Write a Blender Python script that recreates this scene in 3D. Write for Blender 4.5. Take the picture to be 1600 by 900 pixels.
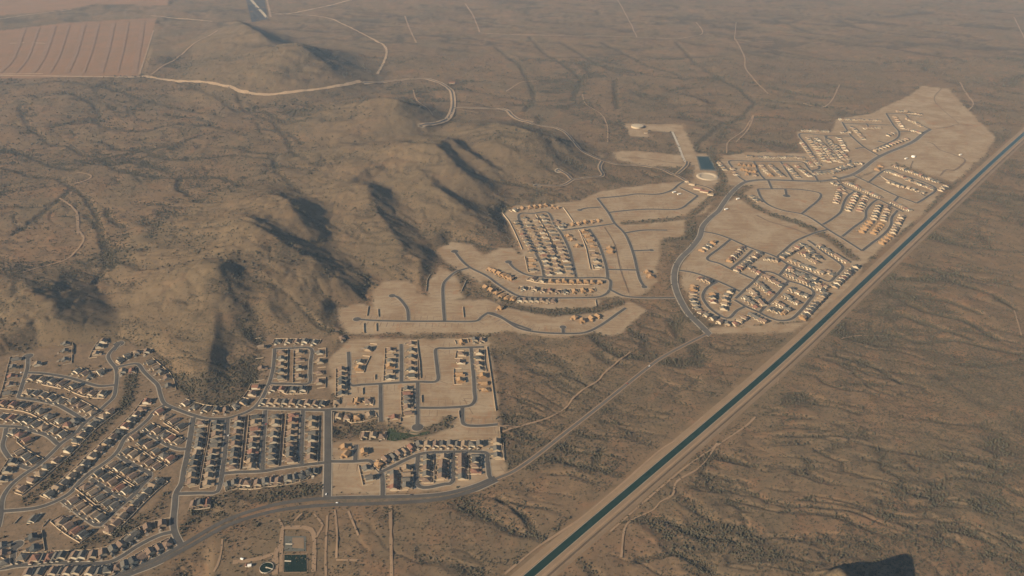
import bpy, math, random
import numpy as np

# ------------------------------------------------------------------ camera, sky, sun, exposure
sc = bpy.context.scene
for o in list(bpy.data.objects): bpy.data.objects.remove(o)
COL = sc.collection
CAM_H = 1158.0; PITCH = math.radians(28.7); FPX = 1244.0          # 28 mm lens, 1600 px wide picture
cd = bpy.data.cameras.new('camera'); cd.sensor_width = 36.0; cd.lens = 28.0
cd.clip_start = 5.0; cd.clip_end = 200000.0
cam = bpy.data.objects.new('camera', cd); COL.objects.link(cam)
cam.location = (0, 0, CAM_H); cam.rotation_euler = (math.pi/2 - PITCH, 0, 0)
sc.camera = cam
SUN_EL = math.radians(22.5)
SHD = np.array([0.85, 0.53]); SHD = SHD/np.linalg.norm(SHD)         # ground direction in which shadows fall
world = bpy.data.worlds.new('World'); sc.world = world; world.use_nodes = True
wn = world.node_tree.nodes; wl = world.node_tree.links
bg = wn['Background']; sky = wn.new('ShaderNodeTexSky'); sky.sky_type = 'NISHITA'; sky.sun_disc = False
sky.sun_elevation = SUN_EL; sky.sun_rotation = math.atan2(-SHD[0], -SHD[1])
sky.air_density = 1.3; sky.dust_density = 0.3; sky.ozone_density = 4.0
wl.new(sky.outputs[0], bg.inputs[0]); bg.inputs[1].default_value = 0.05
sd = bpy.data.lights.new('sun', 'SUN'); sd.energy = 5.0; sd.angle = math.radians(0.53); sd.color = (1.0, 0.83, 0.60)
sun = bpy.data.objects.new('sun', sd); COL.objects.link(sun); sun.location = (-600, -300, 2500)
from mathutils import Vector
sun.rotation_euler = Vector((SHD[0]*math.cos(SUN_EL), SHD[1]*math.cos(SUN_EL), -math.sin(SUN_EL))).to_track_quat('-Z', 'Y').to_euler()
vs = sc.view_settings; vs.view_transform = 'Standard'; vs.look = 'None'; vs.gamma = 1.0; vs.use_curve_mapping = False
vs.exposure = 0.91
sc.render.engine = 'CYCLES'
sc.cycles.max_bounces = 4; sc.cycles.diffuse_bounces = 2; sc.cycles.volume_bounces = 0; sc.cycles.use_denoising = True
sc.render.filter_size = 1.5

# ------------------------------------------------------------------ helpers
rng = np.random.default_rng(7); random.seed(7)
CP, SP = math.cos(PITCH), math.sin(PITCH)
HAZE_ON = True

def ray_ground(u, v, z=0.0):
    """where the line of sight through photo pixel (u, v) meets height z"""
    u = np.asarray(u, float); v = np.asarray(v, float)
    a = (u-800.0)/FPX; b = (v-450.0)/FPX
    dy = CP - b*SP; dz = -SP - b*CP
    t = (z-CAM_H)/dz
    return np.stack([a*t, dy*t], -1)

FR = {'A': (0, 500, 4.5), 'B': (0, 700, 4.5), 'C': (240, 510, 4.5), 'D': (240, 690, 4.5), 'E': (500, 500, 4.5), 'F': (500, 630, 4.5),
      'G': (510, 360, 4.5), 'H': (760, 300, 4.5), 'I': (820, 180, 4.5), 'J': (1040, 330, 4.5), 'K': (1100, 220, 4.5), 'L': (1220, 120, 4.5),
      'M': (780, 640, 3.4625), 'N': (760, 460, 4.0), 'O': (400, 0, 3.3333), 'P': (0, 0, 1.0), 'Q': (0, 100, 3.3333), 'R': (800, 0, 4.0),
      'S': (1120, 0, 3.3333), 'T': (0, 0, 2.5), 'U': (0, 330, 3.3333), 'V': (280, 790, 6.6667), 'W': (1400, 180, 6.43), 'X': (1160, 400, 3.63), 'Y': (800, 780, 7.5)}
def px(s):
    """'A:10,20 30,40 B:5,6' -> array of photo pixels"""
    out = []; fr = FR['P']
    for tok in s.split():
        if ':' in tok:
            k, tok = tok.split(':'); fr = FR[k]
            if not tok: continue
        a, b = tok.split(','); out.append((fr[0]+float(a)/fr[2], fr[1]+float(b)/fr[2]))
    return np.array(out)
def gpts(s): 
    p = px(s); return ray_ground(p[:, 0], p[:, 1])

def _h(ix, iy, seed):
    n = (ix.astype(np.int64)*374761393 + iy.astype(np.int64)*668265263 + seed*1442695041) & 0xffffffff
    n = ((n ^ (n >> 13))*1274126177) & 0xffffffff
    n = ((n ^ (n >> 16))*2246822519) & 0xffffffff
    return ((n ^ (n >> 15)) & 0xffff)/65535.0
def vnoise(x, y, seed=0):
    ix = np.floor(x); iy = np.floor(y); fx = x-ix; fy = y-iy
    fx = fx*fx*fx*(fx*(fx*6-15)+10); fy = fy*fy*fy*(fy*(fy*6-15)+10)
    a = _h(ix, iy, seed); b = _h(ix+1, iy, seed); c = _h(ix, iy+1, seed); d = _h(ix+1, iy+1, seed)
    return (a*(1-fx)+b*fx)*(1-fy) + (c*(1-fx)+d*fx)*fy
def fbm(x, y, seed=0, oct=4, gain=0.5):
    s = 0; a = 1; t = 0
    for i in range(oct):
        s = s + a*vnoise(x*2**i+i*17.3, y*2**i-i*9.1, seed+i); t += a; a *= gain
    return s/t
def sstep(a, b, x):
    t = np.clip((x-a)/(b-a), 0, 1); return t*t*(3-2*t)

def seg_dist(P, A, B):
    d = B-A; L = (d*d).sum()+1e-9
    t = np.clip(((P-A)@d)/L, 0, 1)
    q = A + t[:, None]*d
    return P-q, t
def poly_sd(P, poly, pad=200.0):
    """signed distance (negative inside), only computed near the polygon"""
    out = np.full(len(P), pad)
    lo = poly.min(0)-pad; hi = poly.max(0)+pad
    m = np.where(((P > lo) & (P < hi)).all(1))[0]
    if not len(m): return out
    Q = P[m]; d2 = np.full(len(m), 1e18); ins = np.zeros(len(m), bool)
    n = len(poly)
    for i in range(n):
        A = poly[i]; B = poly[(i+1) % n]
        off, _ = seg_dist(Q, A, B); d2 = np.minimum(d2, (off**2).sum(1))
        c = ((A[1] > Q[:, 1]) != (B[1] > Q[:, 1]))
        xi = (B[0]-A[0])*(Q[:, 1]-A[1])/((B[1]-A[1]) if abs(B[1]-A[1]) > 1e-9 else 1e-9)+A[0]
        ins ^= c & (Q[:, 0] < xi)
    d = np.sqrt(d2); d[ins] *= -1
    out[m] = np.minimum(d, pad); return out
def line_d(P, pts, pad=120.0):
    out = np.full(len(P), pad)
    for i in range(len(pts)-1):
        A, B = pts[i], pts[i+1]
        lo = np.minimum(A, B)-pad; hi = np.maximum(A, B)+pad
        m = np.where(((P > lo) & (P < hi)).all(1))[0]
        if not len(m): continue
        off, _ = seg_dist(P[m], A, B)
        out[m] = np.minimum(out[m], np.sqrt((off**2).sum(1)))
    return out

# ------------------------------------------------------------------ layout data (traced over the photograph, then put on the ground)
GRADED = [  # bare graded building land
 "532,482 560,476 582,478 585,450 600,440 640,438 652,458 672,466 700,470 760,468 790,480 840,490 900,492 940,488 985,472 1010,485 965,525 930,520 880,528 840,525 800,518 770,520 545,522 530,500",
 "668,440 688,418 706,430 716,440 725,465 690,470 668,466",
 "680,392 706,378 738,382 755,400 780,388 800,388 815,400 820,420 835,455 900,455 940,470 930,480 850,485 780,470 740,435 705,415",
 "785,338 800,322 870,318 905,315 935,300 1000,290 1070,283 1100,280 1120,300 1105,330 1070,345 1068,375 1030,375 1025,440 1000,462 950,465 850,460 800,460 815,400 795,350",
 "958,238 1000,236 1065,243 1072,262 1010,258 965,250",
 "975,193 1065,195 1088,240 1105,240 1095,265 1068,250 1052,207 1010,205 1012,214 985,213",
 "1088,240 1112,240 1127,285 1100,294 1083,280",
 "1112,330 1190,285 1310,285 1330,290 1340,280 1390,258 1480,290 1440,335 1350,410 1330,450 1260,500 1150,512 1110,500 1065,450 1065,415 1085,385 1090,370",
 "1125,245 1165,238 1260,240 1243,206 1300,205 1308,186 1360,178 1420,150 1440,135 1480,138 1520,180 1555,215 1540,240 1490,285 1400,255 1330,280 1180,290 1135,290",
 "515,560 545,530 760,530 775,600 782,690 690,692 660,684 600,655 540,645 517,600",
 "515,692 600,688 700,690 785,690 790,742 700,766 560,774 518,770",
 "1108,512 1180,509 1262,503 1240,518 1110,522"]
YARD = ["-40,570 60,545 180,535 225,545 262,585 300,635 360,640 405,605 415,525 515,525 515,762 360,762 300,790 275,840 230,880 180,910 -40,930"]
FIELD = ["-300,24 0,24 60,20 112,14 150,6 262,9 275,-60 -300,-60", "-260,70 0,48 100,36 245,28 236,60 218,119 100,121 -260,128"]
CANAL = [(560.0, 1140.0), (828.5, 900.0), (1202.5, 580.0), (1346, 446), (1480.0, 320.0), (1597.0, 212.0), (1760.0, 68.0)]

AV = "P:150,915 200,895 245,877 290,853 350,819 400,801 450,790 510,784 560,782.5 600,781.5 660,779 700,774 740,763 775,748"
AV2 = "P:775,748 803,736 838,712 881,678 935,636 1010,576 1037,557 1072,538 1106,521"
WASHES = ["Q:90,110 300,92 500,110 620,100", "Q:380,150 430,180 490,210 520,260 495,300 540,325 620,350 760,355 820,335 930,315 1080,320 1160,345 1290,380",
 "Q:100,220 130,290 160,340 220,380 260,420 360,430 430,475 540,500 600,550 740,580 850,600 940,600 1150,600 1260,650", "Q:-60,530 80,560 160,590 300,600 380,650 440,690 490,760 510,830 530,890 U:560,200 600,330",
 "Q:1240,150 1250,210 1300,260 1420,300 1460,360 1500,410 1530,480 1600,520", "Q:700,440 850,500 1000,510 1160,490 1250,490 1430,510 1440,580 1530,650", "Q:930,105 1030,150 1150,200 1240,250", "Q:1340,310 1360,350 1500,370 1580,430",
 "U:450,20 520,100 540,200 560,300 500,400", "Q:0,440 120,470 280,540 380,560", "Q:520,500 700,470 900,430 1050,380", "Q:560,120 700,170 900,230 1050,260", "Q:940,600 930,660 1000,700", "Q:60,900 180,820 250,760 380,650", "Q:640,860 560,800 560,760",
 "R:1020,260 1100,340 1150,400 1220,440 1300,490 1400,545 1470,600 1520,640 1430,740 1310,770 1220,850 1150,910", "R:110,230 200,330 300,390 370,440 440,490 400,570 380,620", "R:640,500 650,620 660,680", "R:300,260 480,370 620,440 760,470", "R:560,270 700,330 860,420 1000,450 1090,500", "R:-100,300 40,400 130,560 140,620 80,700",
 "S:130,230 300,260 450,290 560,310 820,325", "S:600,90 800,160 1100,190 1400,230", "S:300,100 500,170 700,200", "S:1300,320 1100,280 900,250",
 "M:550,220 520,300 640,370 720,380", "M:0,480 60,520 150,590 190,680 230,720", "M:60,280 300,260 560,330", "M:1380,300 1150,240 1100,330", "M:640,610 900,590 1100,680 1300,700", "M:760,800 960,760 1150,860", "X:820,420 1000,480 1200,470 1400,520 1597,560", "X:740,330 900,330 1100,400 1300,470", "X:1100,80 1250,160 1420,220 1560,300", "X:900,250 1050,320 1250,360 1450,470", "X:500,560 700,600 900,720", "X:850,180 1000,230 1180,260 1350,330"]
# ridges of the hills: crest points as seen (u, v) with height in metres
RIDGES = [
 [(384,338,112),(404,350,122),(440,368,104),(487,402,72),(520,432,42),(559,461,10)],
 [(425,300,85),(446,308,108),(458,328,100),(480,344,60),(505,352,20)],
 [(575,290,80),(598,345,66),(628,383,40),(661,417,12)],
 [(540,290,40),(600,250,60),(640,222,88),(680,226,104),(709,253,84),(736,277,60),(760,292,35),(790,312,10)],
 [(680,226,98),(700,212,88),(733,235,70),(760,256,48),(792,276,18)],
 [(560,165,40),(602,146,115),(618,148,120),(636,156,75),(655,170,20)],
 [(770,195,25),(786,187,90),(808,190,105),(830,198,110),(858,206,85),(880,222,10)],
 [(660,270,60),(690,298,60),(721,318,60),(752,334,22)],
 [(370,32,20),(398,38,125),(412,52,115),(440,64,60)],
 [(430,95,50),(468,56,185),(480,68,185),(500,82,150),(538,92,75),(578,114,12)],
 [(22,440,40),(44,445,96),(75,463,92),(104,478,60),(124,486,20)],
 [(339,418,92),(339,450,60),(338,490,34),(334,530,24),(322,580,20),(310,612,8)],
 [(341,420,85),(362,440,62),(388,456,26)],
 [(316,368,22),(326,368,36),(338,374,26)],
 [(262,402,16),(274,403,30),(298,409,14)],
 [(395,350,92),(370,385,72),(342,418,86)],
 [(400,380,70),(410,430,50),(420,480,28),(430,510,8)],
 [(500,240,22),(560,230,38),(620,228,62)],
 [(440,330,75),(395,345,85)],
 [(330,420,70),(300,450,40),(270,500,22),(240,540,6)],
 [(1065,145,14),(1085,150,26),(1100,158,14)],
 [(800,210,30),(830,230,18),(860,245,6)],
]
graded_poly = [gpts(s) for s in GRADED]; yard_poly = [gpts(s) for s in YARD]; field_poly = [gpts(s) for s in FIELD]
canal = ray_ground(*np.array(CANAL).T)

def base_height(P):
    """hill heights and desert relief, before graded land is levelled"""
    x, y = P[:, 0], P[:, 1]
    wx = (fbm(x/140, y/140, 31, 3)-0.5)*70; wy = (fbm(x/140+9, y/140+4, 37, 3)-0.5)*70
    Q = P + np.stack([wx, wy], 1)*0.40
    acc = np.zeros(len(P))
    for R in RIDGES:
        pts = [ray_ground(u, v, z) for u, v, z in R]
        best = np.zeros(len(P))
        A = np.array(pts); zmax = max(r[2] for r in R)
        pad = zmax*5+60
        m = np.where(((P > A.min(0)-pad) & (P < A.max(0)+pad)).all(1))[0]
        if not len(m): continue
        q = Q[m]; b = np.zeros(len(m))
        for i in range(len(R)-1):
            off, t = seg_dist(q, A[i], A[i+1])
            d = np.sqrt((off**2).sum(1))+1e-6
            z = R[i][2]+(R[i+1][2]-R[i][2])*t
            c = (off@SHD)/d
            cp = np.clip(c, 0, 1)
            w = z*(3.1-0.75*cp+0.9*np.clip(-c, 0, 1))+18
            rd = (0.20-0.15*cp)*z+3; hh = 0.71*z*np.clip(1-(np.sqrt(d*d+rd*rd)-rd)/w, 0, 1)**(1.2+0.6*cp)
            b = np.maximum(b, hh)
        best[m] = b
        acc += best**5
    hill = acc**0.2
    # broad rise under the hills
    for u, v, z, s in ((520, 290, 16, 650), (640, 250, 14, 500), (350, 450, 10, 350), (480, 90, 16, 700)):
        c = ray_ground(u, v); hill = hill + z*np.exp(-((P-c)**2).sum(1)/(2*s*s))*0.8
    g = fbm(x/85, y/85, 5, 4)-0.5
    gul = np.abs(fbm(x/60+wx/90, y/60+wy/90, 15, 3)-0.5)*2
    g2 = fbm(x/170, y/170, 6, 3)-0.5
    hill = hill*(1+0.07*g+0.15*g2) - np.clip(hill, 0, 60)*0.04*(1-sstep(0, 0.35, gul))
    ws = wash(P)
    rel = (fbm(x/260, y/260, 8, 4)-0.5)*12 + (fbm(x/55, y/55, 12, 3)-0.5)*4.5 - ws*4.5
    # dark hollow by the bend, and an unseen hill added below the frame to throw the lower-edge shadow
    c = ray_ground(362, 560, 0); dd = ((P-c)**2).sum(1); hill = hill - 15*np.exp(-dd/(2*32.0**2))
    tip = ray_ground(1413, 868, 0); pk = tip - SHD*88/math.tan(SUN_EL)
    off = P-pk; al = off@SHD; ac = off@np.array([-SHD[1], SHD[0]]); d = np.sqrt((al/85)**2+(ac/np.where(ac > 0, 60, 170))**2)*(0.8+0.4*fbm(x/28, y/28, 44, 3)); hill = np.maximum(hill, 88*np.clip(1.06-np.sqrt(d*d+0.006), 0, 1))
    return hill, rel
def wash(P):
    """how much a place lies in a wash (0..1): bands along the fall of the land"""
    x, y = P[:, 0], P[:, 1]
    a = math.radians(-24); ca, sa = math.cos(a), math.sin(a)
    wx = (fbm(x/420, y/420, 51, 3)-0.5)*380; wy = (fbm(x/420+5, y/420+8, 57, 3)-0.5)*380
    u = (x*ca+y*sa+wx*0.5); w = (-x*sa+y*ca+wy*0.6)
    n1 = np.abs(fbm(u/620, w/210, 61, 3)-0.5)*2
    n2 = np.abs(fbm(u/260+3, w/95, 67, 3)-0.5)*2
    k = sstep(0.35, 0.62, fbm(x/300, y/300, 63, 3)); k2 = sstep(0.38, 0.6, fbm(x/170, y/170, 69, 3))
    n3 = np.abs(fbm(u/170+7, w/46+wx/260, 73, 3, 0.6)-0.5)*2
    k3 = 0.35+0.65*sstep(0.38, 0.6, fbm(x/240, y/240, 77, 3))
    return np.clip(0.62*(1-sstep(0, 0.17, n3))*k3*(1-0.75*sstep(2600, 5200, y)) + (1-sstep(0, 0.16, n1))*(0.25+0.75*k) + 0.6*(1-sstep(0, 0.20, n2))*k2, 0, 1)

# ------------------------------------------------------------------ the ground sheet
NV, NU = 690, 820
vv = np.linspace(1050, -25, NV)
Yf = ray_ground(np.full(NV, 800.0), vv)[:, 1]
Yb = np.array([-4000, -2000, -800, -200, 200, 450, 600, 700, 760])
Yb = Yb[Yb < Yf[0]-8]
Yfar = Yf[-1]*np.array([1.04, 1.1, 1.2, 1.35, 1.6, 2.0, 2.6, 3.5, 5, 8])
YR = np.concatenate([Yb, Yf, Yfar])
sF = np.linspace(-1, 1, NU); sX = np.array([1.04, 1.1, 1.2, 1.4, 1.8, 2.6, 4, 7, 12])
SX = np.concatenate([-sX[::-1], sF, sX])
def halfw(Y): return 0.643*(np.maximum(Y, 200)*CP+CAM_H*SP)*1.16+120
GX = halfw(YR)[:, None]*SX[None, :]; GY = np.repeat(YR[:, None], len(SX), 1)
P = np.stack([GX.ravel(), GY.ravel()], 1)
nR, nC = GX.shape
hill, rel = base_height(P)
sdG = np.full(len(P), 200.0)
for p in graded_poly: sdG = np.minimum(sdG, poly_sd(P, p))
sdY = np.full(len(P), 200.0)
for p in yard_poly: sdY = np.minimum(sdY, poly_sd(P, p))
sdF = np.full(len(P), 200.0)
for p in field_poly: sdF = np.minimum(sdF, poly_sd(P, p))
dC = line_d(P, canal, 140.0)
dR = np.minimum(line_d(P, gpts(AV+' '+AV2), 80.0), line_d(P, gpts('P:1106,521 J:310,868 160,720 75,560 60,480 110,330 180,260 240,180 260,110 370,0 K:190,370 270,300'), 80.0))
plant = poly_sd(P, gpts('P:340,845 420,815 505,812 512,960 330,960'))
sdP = np.minimum(np.minimum(sdG, sdY), plant)
wtr = np.zeros(len(P)); _wj = (fbm(P[:, 0]/30, P[:, 1]/30, 95, 3)-0.5)*14
for w_ in WASHES:
    q_ = gpts(w_); wd_ = 3.5+q_[:, 1].mean()*0.0019
    wtr = np.maximum(wtr, 1-sstep(wd_*0.4, wd_*1.7, line_d(P, q_, 90)+_wj))
wtr *= 1-sstep(25, 45, hill)
rel = rel-3.2*wtr
flat = sstep(0, 60, np.minimum(sdG, sdY)) * sstep(45, 130, dC) * sstep(0, 40, sdF)
flat_r = sstep(18, 50, dR) * sstep(0, 25, sdP) * sstep(42, 100, dC) * sstep(0, 40, sdF)
far_fade = 1-sstep(9000, 16000, P[:, 1])
Zg = (hill*flat + rel*flat_r)*far_fade
ZG = Zg.reshape(nR, nC)
HW = halfw(YR)
def ground_z(x, y):
    """height of the ground sheet at world (x, y)"""
    x = np.atleast_1d(np.asarray(x, float)); y = np.atleast_1d(np.asarray(y, float))
    r = np.clip(np.searchsorted(YR, y)-1, 0, nR-2); fr = np.clip((y-YR[r])/(YR[r+1]-YR[r]), 0, 1)
    hw = HW[r]*(1-fr)+HW[r+1]*fr
    s = x/hw
    c = np.clip(np.searchsorted(SX, s)-1, 0, nC-2); fc = np.clip((s-SX[c])/(SX[c+1]-SX[c]), 0, 1)
    return (ZG[r, c]*(1-fc)+ZG[r, c+1]*fc)*(1-fr)+(ZG[r+1, c]*(1-fc)+ZG[r+1, c+1]*fc)*fr
def on_ground(u, v):
    """photo pixels -> world points lying on the terrain"""
    z = np.zeros(np.shape(u)); 
    for i in range(40):
        p = ray_ground(u, v, z); z = z*0.6 + ground_z(p[..., 0], p[..., 1]).reshape(np.shape(u))*0.4
    return ray_ground(u, v, z)
def tpts(s):
    p = px(s); return on_ground(p[:, 0], p[:, 1])

# ------------------------------------------------------------------ materials
def new_mat(name):
    m = bpy.data.materials.new(name); m.use_nodes = True
    nt = m.node_tree; b = nt.nodes['Principled BSDF']; b.inputs['Roughness'].default_value = 0.9
    b.inputs['Specular IOR Level'].default_value = 0.15
    return m, nt, b
def N(nt, t, **kw):
    n = nt.nodes.new(t)
    for k, v in kw.items(): setattr(n, k, v)
    return n
def mixc(nt, fac, a, b, mode='MIX'):
    n = nt.nodes.new('ShaderNodeMix'); n.data_type = 'RGBA'; n.blend_type = mode
    for s, v in ((0, fac), (6, a), (7, b)):
        if isinstance(v, (int, float)): n.inputs[s].default_value = v
        elif isinstance(v, tuple): n.inputs[s].default_value = (*v, 1)
        else: nt.links.new(v, n.inputs[s])
    return n.outputs[2]
def noise(nt, scale, detail=4, rough=0.6, vec=None, dist=0.0):
    n = nt.nodes.new('ShaderNodeTexNoise'); n.inputs['Scale'].default_value = scale; n.inputs['Detail'].default_value = detail
    n.inputs['Roughness'].default_value = rough; n.inputs['Distortion'].default_value = dist
    if vec is not None: nt.links.new(vec, n.inputs['Vector'])
    return n.outputs[0]
def ramp(nt, val, a, b):
    n = nt.nodes.new('ShaderNodeMapRange'); n.interpolation_type = 'SMOOTHSTEP'
    n.inputs[1].default_value = a; n.inputs[2].default_value = b
    nt.links.new(val, n.inputs[0]); return n.outputs[0]
def mth(nt, op, a, b=None):
    n = nt.nodes.new('ShaderNodeMath'); n.operation = op
    for i, v in enumerate((a, b)):
        if v is None: continue
        if isinstance(v, (int, float)): n.inputs[i].default_value = v
        else: nt.links.new(v, n.inputs[i])
    return n.outputs[0]
def worldpos(nt): return nt.nodes.new('ShaderNodeNewGeometry').outputs['Position']
def soil_mat(name, c1, c2, scale=0.02, c3=None, rough=0.95, bump=0.0):
    """a two-tone mottled mineral surface"""
    m, nt, b = new_mat(name); w = worldpos(nt)
    f = ramp(nt, noise(nt, scale, 5, 0.65, w), 0.36, 0.64)
    c = mixc(nt, f, c1, c2)
    f2 = ramp(nt, noise(nt, scale*14, 3, 0.6, w), 0.35, 0.7)
    c = mixc(nt, mth(nt, 'MULTIPLY', f2, 0.35), c, c3 or tuple(v*0.7 for v in c1))
    nt.links.new(c, b.inputs['Base Color']); b.inputs['Roughness'].default_value = rough
    return m

def ground_material():
    m, nt, b = new_mat('desert_ground'); w = worldpos(nt); L = nt.links
    at = N(nt, 'ShaderNodeAttribute', attribute_name='surface')
    sep = N(nt, 'ShaderNodeSeparateColor'); L.new(at.outputs['Color'], sep.inputs[0])
    grd, veg, fld = sep.outputs[0], sep.outputs[1], sep.outputs[2]; yard = at.outputs['Alpha']
    soil = mixc(nt, ramp(nt, noise(nt, 0.0035, 5, 0.6, w), 0.38, 0.64), (0.172, 0.115, 0.070), (0.148, 0.109, 0.068))
    soil = mixc(nt, mth(nt, 'MULTIPLY', ramp(nt, noise(nt, 0.011, 6, 0.7, w, 0.6), 0.50, 0.70), 0.75), soil, (0.225, 0.125, 0.070))
    soil = mixc(nt, mth(nt, 'MULTIPLY', ramp(nt, noise(nt, 0.05, 4, 0.7, w), 0.52, 0.75), 0.55), soil, (0.262, 0.180, 0.108))
    hl = N(nt, 'ShaderNodeAttribute', attribute_name='hill_grass')
    soil = mixc(nt, mth(nt, 'MULTIPLY', hl.outputs['Fac'], 0.55), soil, (0.132, 0.099, 0.061))
    # low scrub cover: fine speckle whose density follows the mapped plant cover
    sp = noise(nt, 0.16, 3, 0.75, w)
    th = mth(nt, 'MULTIPLY_ADD', veg, -0.26); th.node.inputs[2].default_value = 0.64
    spk = ramp(nt, mth(nt, 'SUBTRACT', sp, th), -0.03, 0.10)
    soil = mixc(nt, mth(nt, 'MULTIPLY', spk, 0.80), soil, (0.058, 0.050, 0.037))
    soil = mixc(nt, mth(nt, 'MULTIPLY', veg, 0.42), soil, (0.088, 0.066, 0.044))
    mo = noise(nt, 0.028, 5, 0.72, w, 0.3)
    soil = mixc(nt, mth(nt, 'MULTIPLY', ramp(nt, mo, 0.50, 0.66), 0.42), soil, (0.078, 0.060, 0.040))
    gr = mixc(nt, ramp(nt, noise(nt, 0.012, 5, 0.65, w, 0.4), 0.35, 0.66), (0.226, 0.154, 0.093), (0.300, 0.228, 0.150))
    gr = mixc(nt, mth(nt, 'MULTIPLY', ramp(nt, noise(nt, 0.07, 4, 0.7, w), 0.45, 0.72), 0.5), gr, (0.200, 0.128, 0.076))
    mp = N(nt, 'ShaderNodeMapping'); mp.inputs['Scale'].default_value = (0.012, 0.11, 0.05); mp.inputs['Rotation'].default_value = (0, 0, 0.3); L.new(w, mp.inputs['Vector'])
    gr = mixc(nt, mth(nt, 'MULTIPLY', ramp(nt, noise(nt, 1.0, 5, 0.7, mp.outputs[0], 0.5), 0.46, 0.66), 0.5), gr, (0.325, 0.262, 0.182))
    gr = mixc(nt, mth(nt, 'MULTIPLY', ramp(nt, noise(nt, 0.018, 4, 0.75, w, 1.2), 0.56, 0.68), 0.55), gr, (0.270, 0.140, 0.072))
    yd = mixc(nt, ramp(nt, noise(nt, 0.05, 4, 0.7, w), 0.35, 0.68), (0.200, 0.138, 0.088), (0.135, 0.098, 0.064))
    yd = mixc(nt, mth(nt, 'MULTIPLY', ramp(nt, noise(nt, 0.22, 2, 0.6, w), 0.5, 0.72), 0.6), yd, (0.07, 0.065, 0.045))
    fl = mixc(nt, ramp(nt, noise(nt, 0.006, 4, 0.6, w), 0.35, 0.65), (0.225, 0.132, 0.080), (0.195, 0.124, 0.078))
    c = mixc(nt, yard, soil, yd); c = mixc(nt, grd, c, gr); c = mixc(nt, fld, c, fl)
    L.new(c, b.inputs['Base Color']); b.inputs['Roughness'].default_value = 1.0; b.inputs['Specular IOR Level'].default_value = 0.0
    return m

def set_kind(o, k): o['kind'] = k; return o
def mesh_np(name, V, F, mats, smooth=False, midx=None):
    """one mesh from arrays; F is an (n,3) or (n,4) index array"""
    me = bpy.data.meshes.new(name); V = np.asarray(V, np.float32); F = np.asarray(F, np.int32)
    k = F.shape[1]
    me.vertices.add(len(V)); me.vertices.foreach_set('co', V.ravel())
    me.loops.add(F.size); me.loops.foreach_set('vertex_index', F.ravel())
    me.polygons.add(len(F)); me.polygons.foreach_set('loop_start', np.arange(len(F), dtype=np.int32)*k)
    me.polygons.foreach_set('loop_total', np.full(len(F), k, np.int32))
    if midx is not None: me.polygons.foreach_set('material_index', np.asarray(midx, np.int32))
    me.polygons.foreach_set('use_smooth', np.full(len(F), bool(smooth)))
    me.update(calc_edges=True)
    for m in (mats if isinstance(mats, (list, tuple)) else [mats]): me.materials.append(m)
    return me
def link(name, me, parent=None, loc=None, rz=0.0):
    o = bpy.data.objects.new(name, me); COL.objects.link(o)
    if parent is not None: o.parent = parent
    if loc is not None: o.location = loc
    if rz: o.rotation_euler = (0, 0, rz)
    return o
def tag(o, label, cat, group=None):
    o['label'] = label; o['category'] = cat
    if group: o['group'] = group
    return o

# surface cover attributes of the ground
ws = wash(P)
jit = (fbm(P[:, 0]/22, P[:, 1]/22, 71, 3)-0.5)*22
aG = 1-sstep(-7, 9, sdG+jit*0.9)
aY = (1-sstep(-8, 8, sdY+jit))
aF = 1-sstep(-6, 6, sdF+jit*0.4)
broad = fbm(P[:, 0]/520, P[:, 1]/520, 81, 4)
hillfac = sstep(8, 35, hill)
veg = np.clip(0.16 + 0.7*(broad-0.45) + 0.72*ws, 0, 1)*(1-0.30*hillfac) + 0.08 + 0.10*hillfac
veg = np.clip((veg+0.62*wtr)*sstep(22, 46, dC), 0, 1)
# washes planted down between the house rows
washes = [gpts("A:930,400 880,600 760,700 640,850 B:560,20 430,150 300,290 200,370"), gpts("D:200,640 300,520 330,430 480,420 650,360 900,340 1180,330"),
          gpts("B:560,700 760,620 900,560 1100,450 1180,340"), gpts("H:0,640 200,800 460,860 760,830 930,780"), gpts("K:80,380 250,380 350,460 500,530 640,570 740,610 900,700 1060,830"),
          gpts("I:1420,100 1300,270 1370,400 1400,460 1340,560 1150,720 900,745 700,760"), gpts("I:1160,750 1170,860 1000,880"), gpts("E:740,790 870,740 900,700")]
wcut = np.zeros(len(P))
for w_ in washes: wcut = np.maximum(wcut, 1-sstep(8, 24, line_d(P, w_, 80)+jit*0.5))
aY = aY*(1-wcut); aG = aG*(1-0.85*wcut); veg = np.clip(veg+wcut*0.35, 0, 1)
me = mesh_np('ground', np.stack([P[:, 0], P[:, 1], Zg], 1),
             (lambda a: np.stack([a, a+1, a+nC+1, a+nC], 1))((np.arange(nR-1)[:, None]*nC+np.arange(nC-1)[None, :]).ravel()),
             ground_material(), smooth=True)
ca = me.attributes.new('surface', 'FLOAT_COLOR', 'POINT')
ca.data.foreach_set('color', np.stack([aG, veg, aF, aY], 1).astype(np.float32).ravel())
ha = me.attributes.new('hill_grass', 'FLOAT', 'POINT'); ha.data.foreach_set('value', sstep(3, 22, hill).astype(np.float32))
ground = set_kind(link('ground', me), 'structure')
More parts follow.
